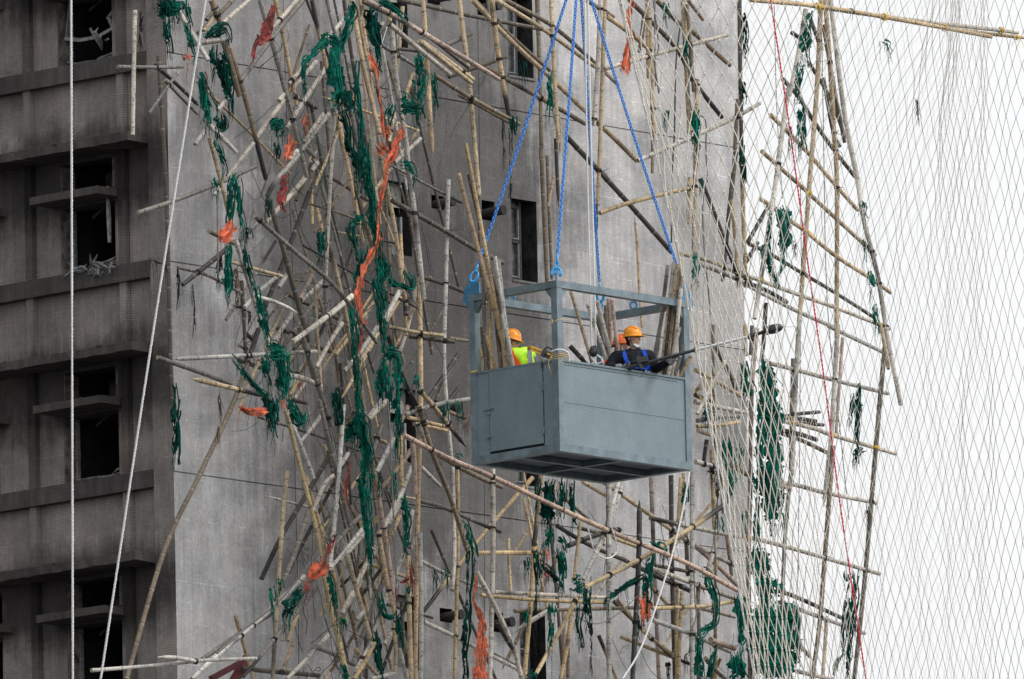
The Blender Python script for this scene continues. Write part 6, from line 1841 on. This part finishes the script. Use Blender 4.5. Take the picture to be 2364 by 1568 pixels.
# red steel bracket, bottom left
redm = tintmat('oxide_red_steel', (.12, .022, .026), .5, .4, .4, 12)
m = MB(); b0 = [onwall(x, y, .9) for x, y in ((486, 1556), (572, 1521), (524, 1600))]
m.bar(b0[0]+Vector((0, .3, -.02)), b0[1], .10, .075); m.bar(b0[1]+Vector((0, 0, .02)), b0[2], .10, .09); m.bar(b0[0]+Vector((0, .3, -.10)), b0[0]+Vector((0, .3, -.5)), .12, .12, Vector((1, 0, 0)))
m.build('steel_bracket', redm, None, loc=b0[2], label='bent oxide red steel bracket at the bottom edge under the pale poles', cat='steel bracket')
# debris on the window sills
def debris(cx, cy, n, spread, label, mat, seed, name='window_debris'):
    rnd = random.Random(seed); m = MB(); c0 = onwall(cx, cy, .02, NL)
    for q in range(n):
        p = c0 + EL*rnd.uniform(-spread, spread) + NL*rnd.uniform(-.18, .10) + Vector((0, 0, rnd.uniform(-.02, .09)))
        d = (EL*rnd.uniform(-1, 1)+NL*rnd.uniform(-.6, .6)+Vector((0, 0, rnd.uniform(-.6, .5)))).normalized()*rnd.uniform(.08, .28)
        b = rnd.uniform(.4, 1.4); m.tube([p, p+d*.5+Vector((0, 0, rnd.uniform(-.03, .03))), p+d], [rnd.uniform(.008, .022), .02, .006], 4, c=(b, b, b*1.02))
    m.build(name, mat, None, loc=c0, label=label, cat='debris')
AL = bpy.data.materials['warped_aluminium']
debris(212, 628, 46, .38, 'heap of warped window frames and rubble on the middle window sill', AL, 3)
debris(222, 90, 5, .3, 'twisted pale frame pieces hanging in the top left window opening', AL, 8, 'metal_debris')
m = MB(); hang = [onwall(x, y, -.25, NL) for x, y in ((150, 90), (185, 93), (225, 86), (262, 64))]
m.tube(hang, .028, 5, c=(1.7, 1.7, 1.7)); m.tube([onwall(x, y, -.25, NL) for x, y in ((262, 64), (250, 40), (262, 28))], .03, 5, c=(1.3, 1.3, 1.3)); m.tube([onwall(x, y, -.18, NL) for x, y in ((208, 66), (222, 90), (236, 112))], [.022, .026, .02], 4, c=(.9, .9, .9)); m.tube([onwall(x, y, -.25, NL) for x, y in ((152, 92), (158, 40), (162, 0))], .02, 4)
m.build('metal_debris', AL, None, loc=hang[0], label='sagging window rail bent across the top left opening', cat='debris')
m = MB(); m.tube([onwall(x, y, -.1, NL) for x, y in ((248, 430), (251, 500), (253, 560))], [.02, .03, .022], 4, c=(1.3, 1.3, 1.3)); m.build('metal_debris', AL, None, loc=onwall(248, 430, -.1, NL), label='strip of melted frame dangling in the middle window opening', cat='debris')
# ================================================================== the mass of slivers, cords and wires caught in the tangle
rl = random.Random(2024)
def region(rnd):
    t = rnd.random()
    if t < .72:
        y = rnd.uniform(60, 1560); c = 800+25*math.sin(y/260); x = max(655, c+20+rnd.gauss(0, 85))
    elif t < .88: x, y = rnd.uniform(560, 720), rnd.uniform(60, 880)
    else: x, y = rnd.uniform(1180, 1700), rnd.uniform(1130, 1560)
    return x, y
FR = []
for q in range(110):
    x, y = region(rl); ln = rl.uniform(60, 330); k = rl.random()
    if k < .34: a = R(rl.gauss(58, 7)); dx, dy = math.cos(a), -math.sin(a)
    elif k < .86: a = R(rl.gauss(-80, 7)); ln *= 1.6; x = x*.6+.4*900; dx, dy = math.cos(a), -math.sin(a)
    else: a = R(rl.gauss(-25, 12)); dx, dy = math.cos(a), -math.sin(a)
    o0 = rl.uniform(.35, 1.5)
    P3 = [onwall(x-dx*ln/2, y-dy*ln/2, o0), onwall(x+dx*ln/2, y+dy*ln/2, o0+rl.uniform(-.1, .35))]
    o, tp, rr = make_pole(P3, rl.choice([6, 7, 8, 9])*210/FPX/2, rl.choice('pgdbttyybdk'), rl.choice([[], [], ['spike1'], ['k2']]), rl)
    FR.append(dict(o=o))
wm = MB()
for q in range(190):
    x, y = region(rl); o0 = rl.uniform(.6, 2.9); p = onwall(x, y, o0); n_ = rl.randint(5, 10); pts = [p]
    ln = rl.uniform(.25, 1.3); dx = rl.uniform(-.05, .05); curl = rl.random() < .3
    for z in range(n_):
        if curl: a = z*rl.uniform(.8, 1.3); pts.append(pts[-1]+Vector((math.cos(a)*.05, 0, math.sin(a)*.05-.02)))
        else: dx += rl.uniform(-.03, .03); pts.append(pts[-1]+Vector((dx, rl.uniform(-.03, .03), -ln/n_)))
    g_ = rl.choice([(.6, .6, .6), (.5, .45, .4), (.3, 1.6, 1.2), (1.2, 1.1, 1.0), (.4, .4, .4)])
    wm.tube(pts, rl.choice([.003, .004, .0055]), 3, c=g_, cap=False)
for q in range(60):                              # a few long strands strung from pole to pole
    x, y = region(rl); x2, y2 = x+rl.uniform(-130, 130), y+rl.uniform(20, 220); o0 = rl.uniform(.8, 2.6)
    a, b = onwall(x, y, o0), onwall(x2, y2, o0+rl.uniform(-.3, .3)); sag = rl.uniform(.02, .35)
    wm.tube([a.lerp(b, t/8)-Vector((0, 0, sag*math.sin(math.pi*t/8))) for t in range(9)], rl.choice([.0035, .005]), 3, c=rl.choice([(.6, .6, .6), (.3, 1.5, 1.2), (1.5, 1.5, 1.4)]), cap=False)
wm.build('loose_wires', WIRE, None, loc=(KZ.x, KZ.y, 30), smooth=True, kind='stuff', label='mass of thin burnt wires, threads and cords hanging through the pole tangle', cat='loose wires')
# ================================================================== lashings where poles cross, as parts of the pole in front
def seg_x(a, b, c, d):
    r = (b[0]-a[0], b[1]-a[1]); s = (d[0]-c[0], d[1]-c[1]); q = r[0]*s[1]-r[1]*s[0]
    if abs(q) < 1e-6: return None
    t = ((c[0]-a[0])*s[1]-(c[1]-a[1])*s[0])/q; u = ((c[0]-a[0])*r[1]-(c[1]-a[1])*r[0])/q
    return (t, u) if 0 < t < 1 and 0 < u < 1 else None
rt = random.Random(77)
def tie_at(pl, p, d, rad, yellow=False, tails=2):
    m = MB(); d = d.normalized(); u = d.cross(NR).normalized(); v = d.cross(u)
    for q in range(rt.randint(2, 4)):
        c = p+d*(q-1.2)*.012; tl = rt.uniform(-.5, .5)
        m.tube([c+(u*math.cos(a)+v*math.sin(a))*(rad+.006)+d*math.cos(a)*.016*tl for a in [2*math.pi*i/10 for i in range(10)]], .0052, 4, closed=True)
    for q in range(tails):
        s = p+NR*(rad+.006)+u*rt.uniform(-rad, rad); pp_ = [s]; dr = Vector((rt.uniform(-1, 1), rt.uniform(-.3, .3), rt.uniform(-1, .6)))*.035
        for z in range(4): pp_.append(pp_[-1]+dr); dr = dr*.8+Vector((rt.uniform(-1, 1), 0, rt.uniform(-1.3, .4)))*.018
        m.tube(pp_, [.004, .004, .0035, .003, .002], 4)
    m.build('lashing', YTIE if yellow else TIE, pl['o'])
count = 0; made = {}
for i in range(len(PL)):
    for j in range(i+1, len(PL)):
        A_, B_ = PL[i], PL[j]
        if A_.get('inner') or B_.get('inner'): continue
        if made.get(i, 0) > 3: break
        if made.get(j, 0) > 3: continue
        if abs(A_['off']-B_['off']) > .75: continue
        done = False
        for ka in range(len(A_['px'])-1):
            for kb in range(len(B_['px'])-1):
                r_ = seg_x(A_['px'][ka], A_['px'][ka+1], B_['px'][kb], B_['px'][kb+1])
                if r_ and rt.random() < .62 and not done:
                    F, kf, t = (A_, ka, r_[0]) if A_['off'] > B_['off'] else (B_, kb, r_[1])
                    p = F['P3'][kf].lerp(F['P3'][kf+1], t); d = F['P3'][kf+1]-F['P3'][kf]
                    if len(F['P3']) > 2: 
                        if min((p-q).length for q in catmull(F['P3'], .05)) > .10: continue
                        p = min(catmull(F['P3'], .02), key=lambda q: (q-p).length)
                    x = A_['px'][ka][0]+(A_['px'][ka+1][0]-A_['px'][ka][0])*r_[0]
                    tie_at(F, p, d, F['rad'], yellow=(x > 1725 and rt.random() < .22), tails=rt.randint(0, 3)); count += 1; done = True
                    made[i] = made.get(i, 0)+1; made[j] = made.get(j, 0)+1
print('lashings', count)
for pl in PL:                                    # yellow bindings on the long top rail
    if pl['off'] > 3.4 and not pl.get('inner'):
        P3 = catmull(pl['P3'], .05)
        for t in ((.28, .55, .80) if pl['off'] > 3.75 else (.45, .93)):
            k = int(t*(len(P3)-1)); tie_at(pl, P3[k], P3[min(k+1, len(P3)-1)]-P3[k-1], pl['rad']*1.3, True, 3)

# the 300 poles that show largest stay things; the smallest rest are one mass
def shown(pl):
    return pl['w']*sum(math.hypot(pl['px'][i+1][0]-pl['px'][i][0], pl['px'][i+1][1]-pl['px'][i][1]) for i in range(len(pl['px'])-1))

PL.sort(key=lambda q: (not q.get('inner'), -shown(q)))
REST = PL[300:]; PL = PL[:300]
rb = MB()
def cols_of(me):
    at_ = me.color_attributes['tint'].data; buf = [0.0]*(4*len(me.vertices)); at_.foreach_get('color', buf)
    return [(buf[4*i], buf[4*i+1], buf[4*i+2]) for i in range(len(me.vertices))]
rm_ties = MB()
for pl in REST+FR:
    o = pl['o']; me = o.data; rb.add([v.co+o.location for v in me.vertices], [tuple(f.vertices) for f in me.polygons], cols_of(me))
    for ch in list(o.children):
        me2 = ch.data; rb.add([v.co+ch.location+o.location for v in me2.vertices], [tuple(f.vertices) for f in me2.polygons], [(.03, .03, .03)]*len(me2.vertices))
        bpy.data.objects.remove(ch)
    bpy.data.objects.remove(o)
rb.build('bamboo_fragments', BAMB, None, loc=(KZ.x, KZ.y, 30), smooth='auto', kind='stuff', label='jumble of smaller broken bamboo pieces caught among the wrecked scaffold poles', cat='broken bamboo')
# ================================================================== labels for the poles, each told apart by look, tilt and place
def tilt(p):
    (x0, y0), (x1, y1) = p[0], p[-1]
    dx, dy = x1-x0, y1-y0
    if dy < 0: dx, dy = -dx, -dy
    a = math.degrees(math.atan2(abs(dx), dy))
    if a > 76: return 'level'
    side_ = 'left' if dx < 0 else 'right'        # which way its foot points
    top = 'right' if dx < 0 else 'left'
    if a < 5: return 'upright'
    if a < 24: return f'{top}-leaning'
    return f'steep {top}-slanting' if a < 45 else f'flat {top}-slanting'
def place(x, y, inner):
    if inner: return 'in the cage ' + ('left corner' if x < 1230 else 'middle' if x < 1450 else 'right corner')
    v_ = 'high' if y < 260 else 'upper' if y < 520 else 'middle' if y < 830 else 'lower' if y < 1180 else 'low' if y < 1400 else 'bottom'
    if x < 400: h_ = 'before the dark facade'
    elif x < 600: h_ = 'on the pale wall left of the tangle'
    elif x < 740: h_ = 'left side of the tangle'
    elif x < 860: h_ = 'heart of the tangle'
    elif x < 960: h_ = 'right side of the tangle'
    elif x < 1085: h_ = 'just left of the cage column'
    elif x < 1340: h_ = ('over' if y < 700 else 'under')+' the cage left half'
    elif x < 1604: h_ = ('over' if y < 700 else 'under')+' the cage right half'
    elif x < 1730: h_ = 'by the wall edge behind the net'
    elif x < 1900: h_ = 'inner sky side'
    else: h_ = 'outer sky side'
    return v_+', '+h_
def lengthw(p):
    l = sum(math.hypot(p[i+1][0]-p[i][0], p[i+1][1]-p[i][1]) for i in range(len(p)-1))
    return 'stub of ' if l < 70 else 'short ' if l < 170 else 'long ' if l > 420 else ''
keys = {}
for pl in PL:
    x = sum(p[0] for p in pl['px'])/len(pl['px']); y = sum(p[1] for p in pl['px'])/len(pl['px'])
    pl['c2'] = (x, y); ln = lengthw(pl['px'])
    s = f"{ln}{CNAME[pl['c']]} {tilt(pl['px'])} bamboo, {place(x, y, pl.get('inner'))}"
    if ln == 'stub of ': s = 'stub of '+f"{CNAME[pl['c']]} bamboo, {tilt(pl['px'])}, {place(x, y, pl.get('inner'))}"
    ex = ''
    if 'k1' in pl['fl'] or 'k2' in pl['fl']: s = s.replace(' bamboo', ' charred-tip bamboo')
    elif 'spike1' in pl['fl'] or 'spike2' in pl['fl']: s = s.replace(' bamboo', ' splintered bamboo')
    keys.setdefault(s, []).append(pl)
ORD = ['first', 'second', 'third', 'fourth', 'fifth', 'sixth', 'seventh', 'eighth', 'ninth']
for s, ls in keys.items():
    if len(ls) == 1: ls[0]['o']['label'] = s
    else:
        ls.sort(key=lambda q: q['c2'][0])
        for k, q in enumerate(ls):
            if len(ls) == 2: w_ = 'the left one' if k == 0 else 'the right one'
            else: w_ = 'leftmost' if k == 0 else 'rightmost' if k == len(ls)-1 else ORD[k]+' from left'
            q['o']['label'] = s+', '+w_
    for q in ls:
        q['o']['category'] = 'bamboo pole'
        q['o']['group'] = 'bamboo stacked in the cage' if q.get('inner') else 'bamboo poles of the wrecked scaffold'
print('poles', len(PL), 'max label words', max(len(p['o']['label'].split()) for p in PL))
